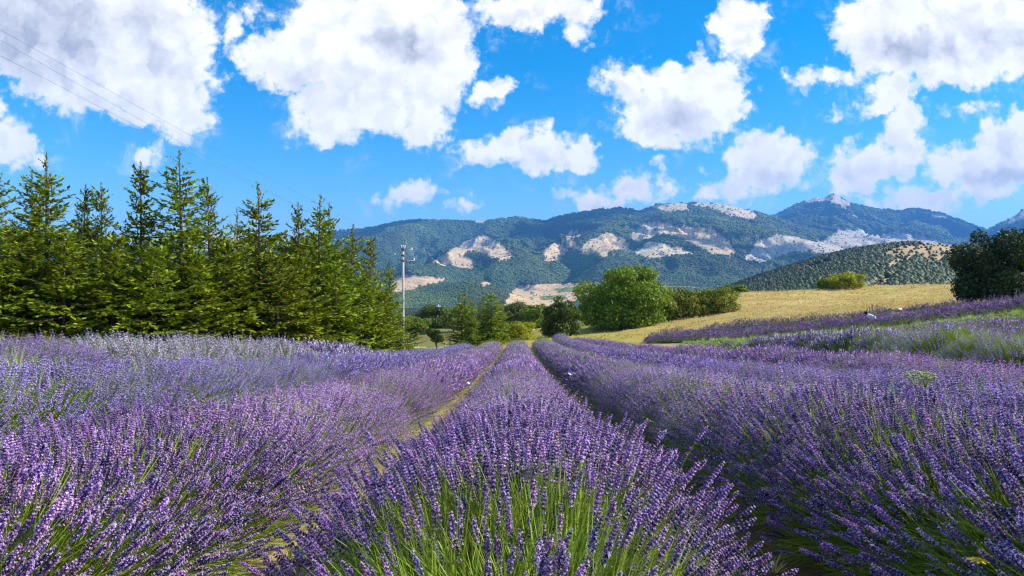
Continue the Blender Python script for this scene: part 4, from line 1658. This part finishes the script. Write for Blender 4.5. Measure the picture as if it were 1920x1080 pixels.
FILL = [(4, -120, 440, 22, 'low dense spruce outside the left edge'), (5, -40, 430, 23, 'low dense spruce cut by the left edge under the first spire'),
        (4, 30, 425, 23, 'low dense spruce under the two ragged spires at the left edge'), (5, 120, 432, 23, 'low dense spruce in front of the gap left of the thin twin spires'),
        (4, 210, 440, 24, 'low dense spruce right under the thin twin spires'), (5, 290, 462, 24.5, 'low dense spruce in front of the slender open spruce'),
        (4, 370, 470, 26, 'low dense spruce at the foot of the tallest spruce'), (5, 435, 455, 28, 'low dense spruce under the short thin spire'),
        (4, 520, 470, 29, 'low dense spruce right of the sharp dark spruce'), (5, 560, 480, 31, 'low dense spruce below the cone laden spire'),
        (4, 630, 490, 33, 'low dense spruce right of the dense dark spruce with side tips'), (5, 680, 520, 35.5, 'low spruce left of the last three tips of the belt'),
        (4, 715, 545, 37, 'low spruce under the second last tip of the belt'), (5, 745, 590, 40, 'lowest spruce of the belt, touching the pole foot'),
        (4, 250, 436, 29, 'bushy spruce standing behind the slender open spruce'), (4, 60, 428, 27, 'bushy spruce standing behind the ragged spires at the left edge'),
        (5, 160, 425, 28, 'bushy spruce standing behind the thin twin spires'), (4, 420, 440, 32, 'bushy spruce standing behind the narrow cone laden spruce'),
        (5, 585, 450, 38, 'bushy spruce standing behind the dense dark spruce'),
        (4, 0, 425, 29, 'bushy spruce behind the gap between the left edge and the ragged spires'), (5, 305, 448, 31, 'bushy spruce filling the gap left of the tallest spruce'),
        (4, 350, 430, 31, 'bushy spruce right behind the trunk of the tallest spruce'), (5, 480, 440, 34, 'bushy spruce behind the sharp dark spruce'),
        (4, 535, 440, 36, 'bushy spruce behind the gap left of the cone laden spire'), (5, 640, 470, 40, 'bushy spruce behind the tip that stands before the ridge')]
for k, (kt, px_, tp_, dp, lb) in enumerate(FILL):
    spruce(KITS[kt], px_, tp_, dp, lb, 'low spruces filling the belt', (k * 1.7) % 6.28, 1.3)
MKIT = [spruce_meshes(221, 6.0, 1.6, .25, 0, .07, (.2, .06), density=.9), spruce_meshes(222, 6.0, 1.45, .3, 10, .10, (.2, .06), density=.9)]
for k, (kt, px_, tp_, dp, wd, lb) in enumerate([
        (0, 866, 546, 72, 1.30, 'left spruce of the small group beyond the row ends'),
        (1, 884, 560, 70, 1.17, 'thin spruce in the middle of the small group beyond the row ends'),
        (0, 905, 552, 74, 1.30, 'reddish spruce near the right of the small group beyond the row ends'),
        (1, 921, 545, 72, 1.49, 'tallest right hand spruce of the small group beyond the row ends'),
        (0, 938, 560, 75, 1.30, 'last small spruce of the group, beside the round bush')]):
    spruce(MKIT[kt], px_, tp_, dp, lb, 'spruces in the small group beyond the rows', k * 2.1, wd)


def leaf_cloud(r, blobs, n, size, flat=.7):
    """leaf clumps through the outer part of a set of overlapping lobes"""
    B = np.array(blobs, float)
    vol = B[:, 3] * B[:, 4] * B[:, 5]
    k = r.choice(len(B), n, p=vol ** .67 / (vol ** .67).sum())
    d = r.normal(0, 1, (n, 3))
    d /= np.linalg.norm(d, axis=1)[:, None]
    rad = r.uniform(.3, 1.0, n) ** .5
    lump = 1 + .22 * perlin(d[:, 0] * 2.3 + k * 3.7, d[:, 1] * 2.3 + d[:, 2] * 2.9 + k)
    P = B[k, :3] + d * B[k, 3:6] * (rad * lump)[:, None]
    a = r.normal(0, 1, (n, 3))
    nrm = d * .6 + a * .7 + np.array((0, 0, .5))
    nrm /= np.linalg.norm(nrm, axis=1)[:, None]
    t = np.cross(nrm, r.normal(0, 1, (n, 3)))
    t /= np.linalg.norm(t, axis=1)[:, None]
    b = np.cross(nrm, t)
    s = size * r.uniform(.6, 1.35, n)[:, None]
    V = np.stack([P - t * s, P + b * s * .55 + nrm * s * .15, P + t * s, P - b * s * .55 + nrm * s * .15], 1).reshape(-1, 3)
    V[:, 2] = np.maximum(V[:, 2], .02)
    return V, np.arange(n * 4).reshape(n, 4)


def broad_tree(name, px, base_py, depth, W, H, seed, mat, label, cat='tree', group=None, leaves=16000, leaf=.16, trunk_h=.12, lobes=26, squash=1.0, lopside=0, spread=(.4, .86)):
    r = np.random.RandomState(seed)
    x, y = (px - 960) / FPX * depth, depth
    z = gz(x, y)
    root = thing(name, (x, y, z), label, cat, group)
    blobs = []
    cr = H * (1 - trunk_h)
    for i in range(lobes):
        d = r.normal(0, 1, 3)
        d /= np.linalg.norm(d)
        d[2] = d[2] * .95
        rr = r.uniform(*spread)
        c = np.array((d[0] * W / 2 * rr, d[1] * W / 2 * rr * squash, H * trunk_h + cr * .5 + d[2] * cr * .5 * rr))
        q = r.uniform(.16, .33)
        blobs.append((c[0] + lopside * (c[2] / H - .5), c[1], c[2], W / 2 * q * 1.1, W / 2 * q * 1.1, cr / 2 * q * 1.1))
    blobs.append((0, 0, H * trunk_h + cr * .48, W * .3, W * .3 * squash, cr * .33))
    if trunk_h < .04:
        for i in range(9):
            a = i / 9 * 6.283 + r.uniform(-.3, .3)
            blobs.append((math.cos(a) * W * .31, math.sin(a) * W * .31 * squash, H * .2, W * .17, W * .17, H * .22))
    V, Q = leaf_cloud(r, blobs, leaves, leaf)
    tr = Soup()
    tr.tube([(0, 0, -.2), (0.02 * H, 0, H * .25), (0, .02 * H, H * .6), (.02 * H, 0, H * .85)], (.03 * H, .026 * H, .016 * H, .004 * H), 8)
    for i in range(7):
        b = blobs[i]
        h0 = H * r.uniform(.12, .4)
        tr.tube([(0.01 * H, 0, h0), (b[0] * .5, b[1] * .5, (h0 + b[2]) / 2 + .05 * H), (b[0], b[1], b[2])], (.014 * H, .009 * H, .003 * H), 5)
    obj('trunk', tr.mesh('trunk', [M_BARK], True), root)
    obj('crown', new_mesh('crown', V, Q, [mat]), root)
    return root


broad_tree('broadleaf_tree', 1164, 612, 88, 12.4, 8.3, 301, M_BROAD, 'big round leafy tree at the edge of the golden meadow', leaves=42000, leaf=.17, trunk_h=.02, lobes=46, spread=(.55, .82))
broad_tree('evergreen_tree', 1051, 632, 82, 5.2, 5.1, 302, M_BROADD, 'dark conical evergreen left of the big round tree', leaves=12000, leaf=.14, trunk_h=.02)
broad_tree('round_shrub', 818, 655, 64, 2.0, 2.5, 303, M_BROADD, 'small dark round tree on a thin trunk by the white posts', leaves=4200, leaf=.09, trunk_h=.3, lobes=14)
broad_tree('green_bush', 968, 641, 78, 4.6, 2.7, 304, M_YELLOW, 'yellow green bush right behind the end of the middle row', 'bush', leaves=8000, leaf=.11, trunk_h=.02)
broad_tree('green_bush', 936, 645, 80, 2.6, 2.4, 314, M_BROAD, 'darker low bush against the right spruce of the small group', 'bush', leaves=4000, leaf=.11, trunk_h=.02)
broad_tree('hedge_bush', 1248, 600, 90, 5.2, 4.7, 305, M_HEDGE, 'yellowish bush leaning on the right side of the big round tree', 'bush', leaves=8000, leaf=.13, trunk_h=.02)
broad_tree('hedge_bush', 1292, 594, 91, 6.2, 4.1, 306, M_HEDGE, 'brown green bush in the middle of the hedge', 'bush', leaves=9000, leaf=.13, trunk_h=.02)
broad_tree('hedge_bush', 1346, 588, 92, 6.4, 3.5, 307, M_HEDGE, 'low rounded bush at the right end of the hedge', 'bush', leaves=10000, leaf=.13, trunk_h=.02)
broad_tree('hedge_bush', 1316, 570, 99, 3.8, 2.4, 315, M_BROAD, 'bright green bush peeping over the back of the hedge', 'bush', leaves=6000, leaf=.12, trunk_h=.02)
broad_tree('hedge_bush', 1380, 556, 112, 4.4, 1.6, 316, M_BROAD, 'flat bright green bush behind the crest by the hedge', 'bush', leaves=6000, leaf=.12, trunk_h=.02)
broad_tree('yellow_bush', 1586, 545, 114, 6.0, 3.2, 308, M_YELLOW, 'golden green bush on the crest of the golden hill', 'bush', leaves=9000, leaf=.14, trunk_h=.02)
broad_tree('crest_bush', 1548, 546, 116, 2.8, 2.0, 309, M_BROAD, 'small darker green bush left of the golden bush on the crest', 'bush', leaves=4500, leaf=.13, trunk_h=.02)
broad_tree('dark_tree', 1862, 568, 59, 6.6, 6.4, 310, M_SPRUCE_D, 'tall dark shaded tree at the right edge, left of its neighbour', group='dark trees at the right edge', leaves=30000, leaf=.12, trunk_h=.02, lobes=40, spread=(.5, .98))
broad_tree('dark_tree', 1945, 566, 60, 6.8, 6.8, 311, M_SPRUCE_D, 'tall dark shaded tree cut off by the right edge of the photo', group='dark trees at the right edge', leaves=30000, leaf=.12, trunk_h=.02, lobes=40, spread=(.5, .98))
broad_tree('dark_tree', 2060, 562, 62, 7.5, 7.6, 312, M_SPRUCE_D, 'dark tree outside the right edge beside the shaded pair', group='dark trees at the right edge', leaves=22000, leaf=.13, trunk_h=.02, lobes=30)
for k, (px_, bpy_, dp, W, H, mt, lb) in enumerate([
        (775, 640, 150, 9, 6, M_BROAD, 'green bushy tree behind the tan bank by the pole'),
        (812, 640, 165, 10, 7, M_BROADD, 'dark green tree behind the small round tree'),
        (850, 640, 170, 10, 7.5, M_BROAD, 'green tree behind the left spruce of the small group'),
        (965, 640, 180, 12, 8, M_BROADD, 'dark tree behind the yellow green bush'),
        (1005, 640, 160, 8, 6.5, M_BROAD, 'mid green tree between the bush and the conical evergreen'),
        (735, 640, 140, 8, 6, M_BROADD, 'dark bushy tree behind the last spruce of the belt')]):
    broad_tree('valley_tree', px_, bpy_, dp, W, H, 330 + k, mt, lb, group='trees on the bank below the field', leaves=7000, leaf=.24, trunk_h=.05)

# ------------------------------------------------------------------ grass
NG_GRASS = instancer('grass_models', [obj('grass_model_%02d' % i, leaf_model(80 + i, M_GRASS, 14, .30, .8, .010), link=False) for i in range(3)]
                     + [obj('grass_model_%02d' % (3 + i), leaf_model(90 + i, M_GRASSG, 14, .24, .8, .010), link=False) for i in range(2)])


def build_grass():
    r = np.random.RandomState(77)
    # golden hill and meadow beyond the rows
    n = 20000
    y = 62 + 55 * r.rand(n) ** .8
    u = r.uniform(-.1, .74, n)
    x = u * y
    ok = (fbm(x / 3.5, y / 2.0, 3) + r.normal(0, .3, n) > -.05) & (y > 0)
    ok &= (y > np.interp(x, [-8, 8, 14, 22, 30, 46], [64, 70, 74, 66, 54, 44])) | (y > 74)
    x2, y2 = r.uniform(20, 45, 9000), r.uniform(36, 75, 9000)
    bx = np.array([b[0] for b in BANDHI])[::-1]
    by = np.array([b[1] for b in BANDHI])[::-1]
    ok2 = y2 > np.interp(x2, bx, by) + 2.0
    x, y = np.concatenate([x[ok], x2[ok2]]), np.concatenate([y[ok], y2[ok2]])
    n = len(x)
    z = ground(x, y)
    t = x - (y - 70) * .25
    pg = np.clip(1 - (t - 4) / 16, .2, .75)
    pick = np.where(r.rand(n) < pg, r.randint(3, 5, n), r.randint(0, 3, n))
    turn = np.stack([r.uniform(-.25, .25, n), r.uniform(-.25, .25, n), r.uniform(0, 6.28, n)], 1)
    o = scatter('grass', NG_GRASS, np.stack([x, y, z - .02], 1), turn, np.interp(y, [30, 110], [.6, 1.0]) * r.uniform(.5, 1.3, n), pick)
    tag(o, kind='stuff')
    # dry grass and weeds along the paths
    n = 9000
    y = 1.0 + 60 * r.rand(n) ** 1.6
    side = r.choice([-1.14, 1.12, 3.4, -3.4, 5.6, 8.0], n, p=[.42, .2, .1, .1, .08, .10])
    x = row_x(side, y) + r.normal(0, .14, n)
    z = ground(x, y)
    pick = np.where(r.rand(n) < .4, r.randint(3, 5, n), r.randint(0, 3, n))
    turn = np.stack([r.uniform(-.4, .4, n), r.uniform(-.4, .4, n), r.uniform(0, 6.28, n)], 1)
    o = scatter('grass', NG_GRASS, np.stack([x, y, z - .01], 1), turn, np.interp(y, [0, 20, 60], [.35, .5, .8]) * r.uniform(.5, 1.3, n), pick)
    tag(o, kind='stuff')


build_grass()


def build_stones():
    r = np.random.RandomState(91)
    ms = []
    m = plain('field_stone', (.52, .47, .40), rough=.95, nscale=20, namt=.3)
    for i in range(3):
        s = Soup()
        n1, n2 = 7, 5
        V = []
        for a in range(n2 + 1):
            for b in range(n1):
                t, p = a / n2 * math.pi, b / n1 * 6.283
                d = np.array((math.sin(t) * math.cos(p), math.sin(t) * math.sin(p), .6 * math.cos(t)))
                V.append(d * (1 + .35 * float(perlin(d[0] * 1.7 + i * 5, d[1] * 1.7 + d[2] * 2))))
        F = [(a * n1 + b, a * n1 + (b + 1) % n1, (a + 1) * n1 + (b + 1) % n1, (a + 1) * n1 + b) for a in range(n2) for b in range(n1)]
        s.add(V, None, F)
        ms.append(obj('stone_model_%02d' % i, s.mesh('stone', [m]), link=False))
    ng = instancer('stone_models', ms)
    n = 6000
    y = 1.2 + 55 * r.rand(n) ** 2.0
    side = r.choice([-1.14, 1.12, 3.35, -3.4], n, p=[.55, .3, .08, .07])
    x = row_x(side, y) + r.normal(0, .13, n)
    turn = r.uniform(0, 6.28, (n, 3)) * np.array((.2, .2, 1))
    o = scatter('gravel', ng, np.stack([x, y, ground(x, y)], 1), turn, r.uniform(.008, .03, n) * np.interp(y, [0, 20, 60], [1, 1.3, 2]), r.randint(0, 3, n))
    tag(o, kind='stuff')


build_stones()

# ------------------------------------------------------------------ utility pole and wires
M_CONC = plain('pole_concrete', (.52, .47, .40), rough=.85, spec=.2, nscale=3, namt=.15)
M_DARK = plain('dark_metal', (.05, .05, .055), rough=.5, spec=.4, namt=.2)
M_GREYM = plain('grey_metal', (.45, .45, .47), rough=.5, spec=.4, namt=.2)
M_GLASSI = plain('insulator', (.8, .8, .8), rough=.3, spec=.5, namt=.05)
M_WIRE = plain('wire_metal', (.16, .18, .22), rough=.5, spec=.3, namt=.1)
M_WHITE = plain('white_paint', (.82, .82, .80), rough=.6, spec=.3, namt=.08)


def build_pole():
    x, y = (756 - 960) / FPX * 60, 60.0
    z = gz(x, y)
    top = CAMZ + (540 - 466) / FPX * 60
    H = top - z
    root = thing('utility_pole', (x, y, z), 'pale concrete utility pole beside the last spruces', 'utility pole')
    s = Soup()
    s.tube([(0, 0, -.3), (0, 0, H * .5), (0, 0, H)], (.125, .105, .085), 12)
    obj('pole', s.mesh('pole', [M_CONC], True), root)
    s = Soup()
    s.tube([(0, 0, H - .16), (0, 0, H + .02)], (.19, .17), 10)
    obj('cap_band', s.mesh('cap_band', [M_DARK]), root)
    for (dz, lx, rx) in ((-.10, .1, .75), (-.60, -.75, .1), (-1.05, -.2, .95)):
        s = Soup()
        s.box(((lx + rx) / 2, .12, H + dz), (abs(rx - lx), .07, .07))
        a = obj('crossarm', s.mesh('crossarm', [M_GREYM]), root)
        s = Soup()
        ex = rx if abs(rx) > abs(lx) else lx
        s.tube([(ex, .12, H + dz + .04), (ex, .12, H + dz + .12), (ex, .12, H + dz + .2)], (.045, .06, .03), 8)
        obj('insulator', s.mesh('insulator', [M_GLASSI]), a)
    for dz in (-.60, -1.05):
        s = Soup()
        s.tube([(0, 0, H + dz - .07), (0, 0, H + dz + .07)], (.175, .175), 10)
        obj('band', s.mesh('band', [M_DARK]), root)
    s = Soup()
    for k in (-.12, 0, .12):
        s.tube([(k, .0, H), (k * 1.3, 0, H + .2), (k * 1.3, 0, H + .3)], (.02, .05, .03), 6)
    obj('top_insulator', s.mesh('top_insulator', [M_GLASSI]), root)
    for k, (dx, dz, far, lb) in enumerate(((.75, .06, at(0, 55, 16.8), 'upper thin wire of the close pair crossing the sky'),
                                           (-.75, -.44, at(0, 74, 16.8), 'lower thin wire of the close pair crossing the sky'),
                                           (.95, -.88, at(0, 103, 16.4), 'lowest thin wire crossing the sky, apart from the pair'))):
        A = np.array((x + dx, y + .12, z + H + dz))
        B = np.array(far)
        E = A + (B - A) * 1.75
        path = []
        for q in range(25):
            f = q / 24
            p = A + (E - A) * f
            p = p - np.array((0, 0, 1.0)) * (.9 * 4 * f * (1 - f)) + np.array((0, 0, 1.0)) * (.9 * 4 * (1 / 1.75) * (1 - 1 / 1.75)) * min(1, f * 1.75) * (1 if f < .57 else 1)
            path.append(p)
        s = Soup()
        s.tube(path, [.0042] * 25, 4)
        tag(obj('power_wire', s.mesh('power_wire', [M_WIRE])), lb, 'wire', 'power wires from the pole')


build_pole()


# ------------------------------------------------------------------ posts and sign by the farm road
def build_posts():
    x0, y0 = (784 - 960) / FPX * 65, 65.0
    for k, (px_, lb) in enumerate(((784, 'white fence post left of the small sign by the farm road'), (836, 'white fence post right of the small round tree'))):
        x = (px_ - 960) / FPX * 65
        z = gz(x, 65)
        root = thing('fence_post', (x, 65, z), lb, 'post', 'white posts by the farm road')
        s = Soup()
        s.tube([(0, 0, -.1), (0, 0, .62), (0, 0, .66)], (.045, .045, .02), 8)
        obj('post', s.mesh('post', [M_WHITE]), root)
    xa, xb = (776 - 960) / FPX * 65, (800 - 960) / FPX * 65
    s = Soup()
    s.tube([(xa, 65, gz(xa, 65) + .56), ((xa + xb) / 2, 65, gz(xb, 65) + .57), (xb, 65, gz(xb, 65) + .54)], (.03, .03, .03), 6)
    tag(obj('rail', s.mesh('rail', [M_WHITE])), 'thin white rail on the post by the farm road', 'rail')
    x = (801 - 960) / FPX * 64
    z = gz(x, 64)
    root = thing('small_sign', (x, 64, z), 'small blank white sign on a short post by the farm road', 'sign')
    s = Soup()
    s.tube([(0, .03, -.1), (0, .03, .6)], (.03, .03), 6)
    obj('post', s.mesh('post', [M_WHITE]), root)
    s = Soup()
    s.box((0, 0, .45), (.24, .03, .34))
    obj('board', s.mesh('board', [M_WHITE]), root)


build_posts()


# ------------------------------------------------------------------ far farmhouses and pylons
M_WALL = plain('house_wall', (.72, .68, .60), rough=.9, nscale=.3, namt=.1)
M_ROOF = plain('roof_tile', (.38, .20, .13), rough=.9, nscale=.4, namt=.2)
M_PANE = plain('window_dark', (.03, .035, .04), rough=.2, spec=.5)


def farmhouse(px, py, depth, L, W, H, rz, label):
    x, y = (px - 960) / FPX * depth, depth
    z = gz(x, y)
    root = thing('farmhouse', (x, y, z - .5), label, 'house', 'pale farmhouses in the valley', rz)
    s = Soup()
    s.box((0, 0, H / 2), (L, W, H))
    for sx in (-1, 1):
        s.add([(sx * (L / 2 - .01), -W / 2, H), (sx * (L / 2 - .01), W / 2, H), (sx * (L / 2 - .01), 0, H + W * .28)], [(0, 1, 2)], None)
    obj('wall', s.mesh('wall', [M_WALL]), root)
    s = Soup()
    e = .5
    for sy in (-1, 1):
        V = [(-L / 2 - e, sy * (W / 2 + e), H - .3), (L / 2 + e, sy * (W / 2 + e), H - .3), (L / 2 + e, 0, H + W * .28 + .25), (-L / 2 - e, 0, H + W * .28 + .25)]
        V2 = [(a, b, c + .25) for a, b, c in V]
        s.add(V + V2, None, [(0, 1, 2, 3), (4, 5, 6, 7), (0, 1, 5, 4), (1, 2, 6, 5), (2, 3, 7, 6), (3, 0, 4, 7)])
    obj('roof', s.mesh('roof', [M_ROOF]), root)
    for k in range(3):
        s = Soup()
        s.box((-L * .3 + k * L * .3, -W / 2 - .03, H * .55), (1.2, .12, 1.5))
        obj('window', s.mesh('window', [M_PANE]), root)


farmhouse(999, 535, 2900, 20, 12, 9, .2, 'pale blue grey farmhouse at the wood edge above the tan fields')
farmhouse(1062, 550, 2450, 18, 9, 6, -.3, 'low pale farmhouse on the tan fields left of the big tree')
farmhouse(968, 596, 700, 14, 8, 5, .5, 'pale house half hidden among the valley trees')
farmhouse(985, 581, 1200, 22, 9, 6, 0, 'long pale house among the trees below the tan field')
farmhouse(1048, 524, 3400, 18, 10, 8, .4, 'pale house in the woods above the valley fields')
farmhouse(745, 483, 4700, 26, 12, 10, .1, 'pale house high in the wooded slope behind the pole')


def pylon(px, top, base, depth, label):
    x, y = (px - 960) / FPX * depth, depth
    z = gz(x, y)
    H = max(18, (base - top) / FPX * depth + 2)
    root = thing('power_pylon', (x, y, z - 1), label, 'pylon', 'far power pylons')
    s = Soup()
    w = H * .09
    for sx in (-1, 1):
        for sy in (-1, 1):
            s.tube([(sx * w, sy * w, 0), (sx * w * .3, sy * w * .3, H * .7), (0, 0, H)], (.6, .5, .35), 4)
    for k in range(7):
        t0, t1 = k / 8, (k + 1) / 8
        a, b = w * (1 - t0), w * (1 - t1)
        s.tube([(-a, -a, H * t0), (b, -b, H * t1)], (.3, .3), 3)
        s.tube([(a, a, H * t0), (-b, b, H * t1)], (.3, .3), 3)
    obj('lattice', s.mesh('lattice', [M_WHITE]), root)
    for t in (.72, .86):
        s = Soup()
        s.tube([(-H * .16, 0, H * t), (H * .16, 0, H * t)], (.4, .4), 4)
        obj('crossarm', s.mesh('crossarm', [M_WHITE]), root)


pylon(1425, 500, 514, 2600, 'far white pylon on the dark slope beyond the hedge')
pylon(1358, 515, 524, 2700, 'smaller far white pylon left of the other one')
pylon(822, 575, 590, 900, 'far thin pylon among the valley trees right of the pole')


# ------------------------------------------------------------------ people picking lavender
def skin_body(name, joints, edges, radii, mat, parent, root=0, sub=2):
    me = bpy.data.meshes.new(name)
    me.from_pydata(joints, edges, [])
    me.materials.append(mat)
    o = obj(name, me, parent)
    sk = o.modifiers.new('skin', 'SKIN')
    for i, rr in enumerate(radii):
        me.skin_vertices[0].data[i].radius = (rr, rr) if not isinstance(rr, tuple) else rr
    me.skin_vertices[0].data[root].use_root = True
    su = o.modifiers.new('sub', 'SUBSURF')
    su.levels = su.render_levels = sub
    return o


def person(px, depth, rz, label, shirt_col, hair_col, hat, trousers):
    x, y = (px - 960) / FPX * depth, depth
    z = gz(x, y)
    root = thing('person', (x, y, z), label, 'person', 'people picking lavender', rz)
    skin = plain('skin', (.55, .33, .24), rough=.5, namt=.08)
    sh = plain('shirt', shirt_col, rough=.85, namt=.08)
    hr = plain('hair', hair_col, rough=.6, namt=.3)
    tr_ = plain('trousers', trousers, rough=.9, namt=.2)
    # bending forward from the hips (towards +X), arms reaching down into the plants
    J = [(0, 0, .44), (.14, 0, .66), (.32, 0, .82), (.42, 0, .88), (.50, 0, .90), (.59, 0, .87),
         (.0, .10, .40), (.36, .14, .44), (.08, .12, .07), (.24, .13, .04),
         (.0, -.10, .40), (.36, -.14, .44), (.08, -.12, .07), (.24, -.13, .04),
         (.35, .19, .80), (.45, .24, .58), (.60, .18, .46), (.66, .16, .42),
         (.35, -.19, .80), (.47, -.25, .60), (.66, -.15, .56), (.72, -.12, .52)]
    E = [(0, 1), (1, 2), (2, 3), (3, 4), (4, 5), (0, 6), (6, 7), (7, 8), (8, 9), (0, 10), (10, 11), (11, 12), (12, 13),
         (2, 14), (14, 15), (15, 16), (16, 17), (2, 18), (18, 19), (19, 20), (20, 21)]
    Rr = [.15, .145, .15, .055, .095, .08, .095, .065, .042, .035, .095, .065, .042, .035, .06, .045, .034, .03, .06, .045, .034, .03]
    skin_body('body', J, E, Rr, skin, root)
    k = .022
    skin_body('shirt', [J[0], J[1], J[2], J[14], (.41, .225, .68), J[18], (.42, -.23, .69)], [(0, 1), (1, 2), (2, 3), (3, 4), (2, 5), (5, 6)],
              [.15 + k, .145 + k, .15 + k, .06 + k, .045 + k, .06 + k, .045 + k], sh, root)
    skin_body('trousers', [(0, 0, .43)] + [J[6], J[7], J[8], J[10], J[11], J[12]], [(0, 1), (1, 2), (2, 3), (0, 4), (4, 5), (5, 6)],
              [.15 + k, .095 + k, .065 + k, .06, .095 + k, .065 + k, .06], tr_, root)
    hs = Soup()
    bpt, fpt = [], []
    for i in range(7):
        t = i / 6 * math.pi
        for j in range(10):
            a = j / 10 * 6.283
            bpt.append((.49 + .118 * math.cos(t) * -1 * .95, .112 * math.sin(t) * math.cos(a), 0.925 + .112 * math.sin(t) * math.sin(a)))
    for i in range(6):
        for j in range(10):
            fpt.append((i * 10 + j, i * 10 + (j + 1) % 10, (i + 1) * 10 + (j + 1) % 10, (i + 1) * 10 + j))
    hs.add(bpt, None, fpt)
    obj('hair', hs.mesh('hair', [hr], True), root)
    fs = Soup()
    for sy in (-1, 1):
        bipyramid(fs, np.array((.585, sy * .035, .89)), np.array((1, 0, -.1)), .02, .012, 0, 6)
    bipyramid(fs, np.array((.61, 0, .855)), np.array((1, 0, -.35)), .04, .014, 0, 5)
    obj('face', fs.mesh('face', [M_DARK]), root)
    # fingers
    for sg, hp in ((1, np.array(J[17])), (-1, np.array(J[21]))):
        s = Soup()
        for q in range(5):
            o_ = np.array(((q - 2) * .016, .004 * sg, 0))
            l = (.05, .075, .082, .076, .06)[q]
            s.tube([hp + o_, hp + o_ * 1.4 + np.array((.02, 0, -l * .5)), hp + o_ * 1.4 + np.array((.01, 0, -l))], (.010, .009, .006), 6)
        obj('hand', s.mesh('hand', [skin], True), root)
    if hat:
        s = Soup()
        s.tube([(.48, 0, 1.0), (.48, 0, 1.005), (.475, 0, 1.01), (.465, 0, 1.09), (.465, 0, 1.11)], (.19, .20, .115, .10, .05), 16)
        tag(obj('sun_hat', s.mesh('sun_hat', [plain('hat_straw', (.72, .58, .36), rough=.9)], True), root))
    return root


person(1642, 39, R(150), 'dark haired person in a white top bending into the purple rows', (.8, .82, .86), (.02, .015, .012), False, (.08, .1, .16))
person(1670, 39, R(10), 'person in a pale pink top and straw hat stooping among the purple rows', (.75, .48, .40), (.25, .14, .05), True, (.1, .09, .1))


# ------------------------------------------------------------------ small life: butterflies, a yellow flower, a seeding weed
M_WING = leafy('butterfly_wing', (.85, .85, .80), trans=.3, var=.05)
M_YPET = leafy('yellow_petal', (.85, .60, .02), trans=.25, var=.1)
M_UMBEL = leafy('weed_umbel', (.55, .58, .24), trans=.3, var=.3)


def butterfly(x, y, z, rz, label):
    root = thing('butterfly', (x, y, z), label, 'butterfly', 'white butterflies on the lavender', rz)
    s = Soup()
    s.tube([(-.012, 0, 0), (0, 0, .001), (.012, 0, .002)], (.0016, .0024, .0014), 6)
    obj('body', s.mesh('body', [M_DARK]), root)
    for sg in (-1, 1):
        s = Soup()
        pts = [(.006, 0, .002), (.020, .022, .022), (.010, .034, .030), (-.004, .026, .024), (-.016, .022, .019), (-.018, .010, .010), (-.006, 0, .002)]
        s.add([(a, b * sg, c) for a, b, c in pts], [(0, 1, 2), (0, 2, 3), (0, 3, 6), (6, 3, 4), (6, 4, 5)], None)
        obj('wing', s.mesh('wing', [M_WING]), root)


for (px_, py_, dp, rz, lb) in ((815, 678, 16, .3, 'white butterfly at the foot of the left blue violet row'), (849, 723, 7.2, 2.0, 'white butterfly near the straw path, lower of two'),
                               (881, 721, 7.4, 1.0, 'white butterfly closest to the straw path'), (1071, 704, 8.0, 4.0, 'white butterfly on the row right of the shaded path'),
                               (1255, 700, 7.5, 5.0, 'white butterfly among the stalks near the right rows')):
    p = at(px_, py_, dp)
    butterfly(p[0], p[1], p[2], rz, lb)


def yellow_flower(px, py, dp):
    p = np.array(at(px, py, dp))
    g0 = gz(p[0], p[1])
    root = thing('yellow_flower', (p[0], p[1], g0), 'single yellow daisy like flower low in the right row', 'flower')
    h = p[2] - g0
    s = Soup()
    s.tube([(0.05, .05, 0), (.03, .02, h * .5), (0, 0, h)], (.003, .0025, .002), 5)
    obj('stem', s.mesh('stem', [M_STEM]), root)
    s = Soup()
    s.tube([(0, 0, h - .006), (0, 0, h + .004), (0, 0, h + .007)], (.006, .009, .004), 10)
    obj('centre', s.mesh('centre', [plain('flower_centre', (.7, .38, .02))]), root)
    me = None
    for k in range(9):
        if me is None:
            s = Soup()
            s.add([(.006, -.003, 0), (.018, -.007, .003), (.030, -.002, .002), (.030, .002, .002), (.018, .007, .003), (.006, .003, 0)], [(0, 1, 5), (1, 4, 5), (1, 2, 4), (2, 3, 4)])
            me = s.mesh('petal', [M_YPET])
        obj('petal', me, root, loc=(0, 0, h), rot=(0, .1, k * 6.283 / 9))


yellow_flower(1833, 1050, 2.15)


def weed(px, py, dp, label, sc_=1.0):
    p = np.array(at(px, py, dp))
    g0 = gz(p[0], p[1])
    root = thing('seeding_weed', (p[0], p[1], g0), label, 'weed', 'pale green weeds between the rows')
    h = p[2] - g0
    r = np.random.RandomState(int(px))
    s = Soup()
    s.tube([(0, 0, 0), (.02, 0, h * .5), (0, 0, h * .86)], (.006, .005, .004), 5)
    hd = Soup()
    for k in range(26):
        a, q = r.uniform(0, 6.28), r.uniform(.02, .11) * sc_
        e = np.array((math.cos(a) * q, math.sin(a) * q, h + .04 * r.rand() - q * .3))
        s.tube([(0, 0, h * .86), e * np.array((.6, .6, 1)) - np.array((0, 0, .03)), e], (.002, .0016, .0012), 3)
        for _ in range(7):
            d = r.normal(0, 1, 3)
            d[2] = abs(d[2])
            bipyramid(hd, e, d, .022, .006, 0, 4)
    obj('stem', s.mesh('stem', [M_STEM]), root)
    obj('umbel', hd.mesh('umbel', [M_UMBEL]), root)


weed(1718, 703, 6.2, 'bigger pale green seeding weed poking out of the right rows', 1.2)
weed(1736, 704, 6.3, 'smaller pale seeding weed right beside the bigger one', .9)
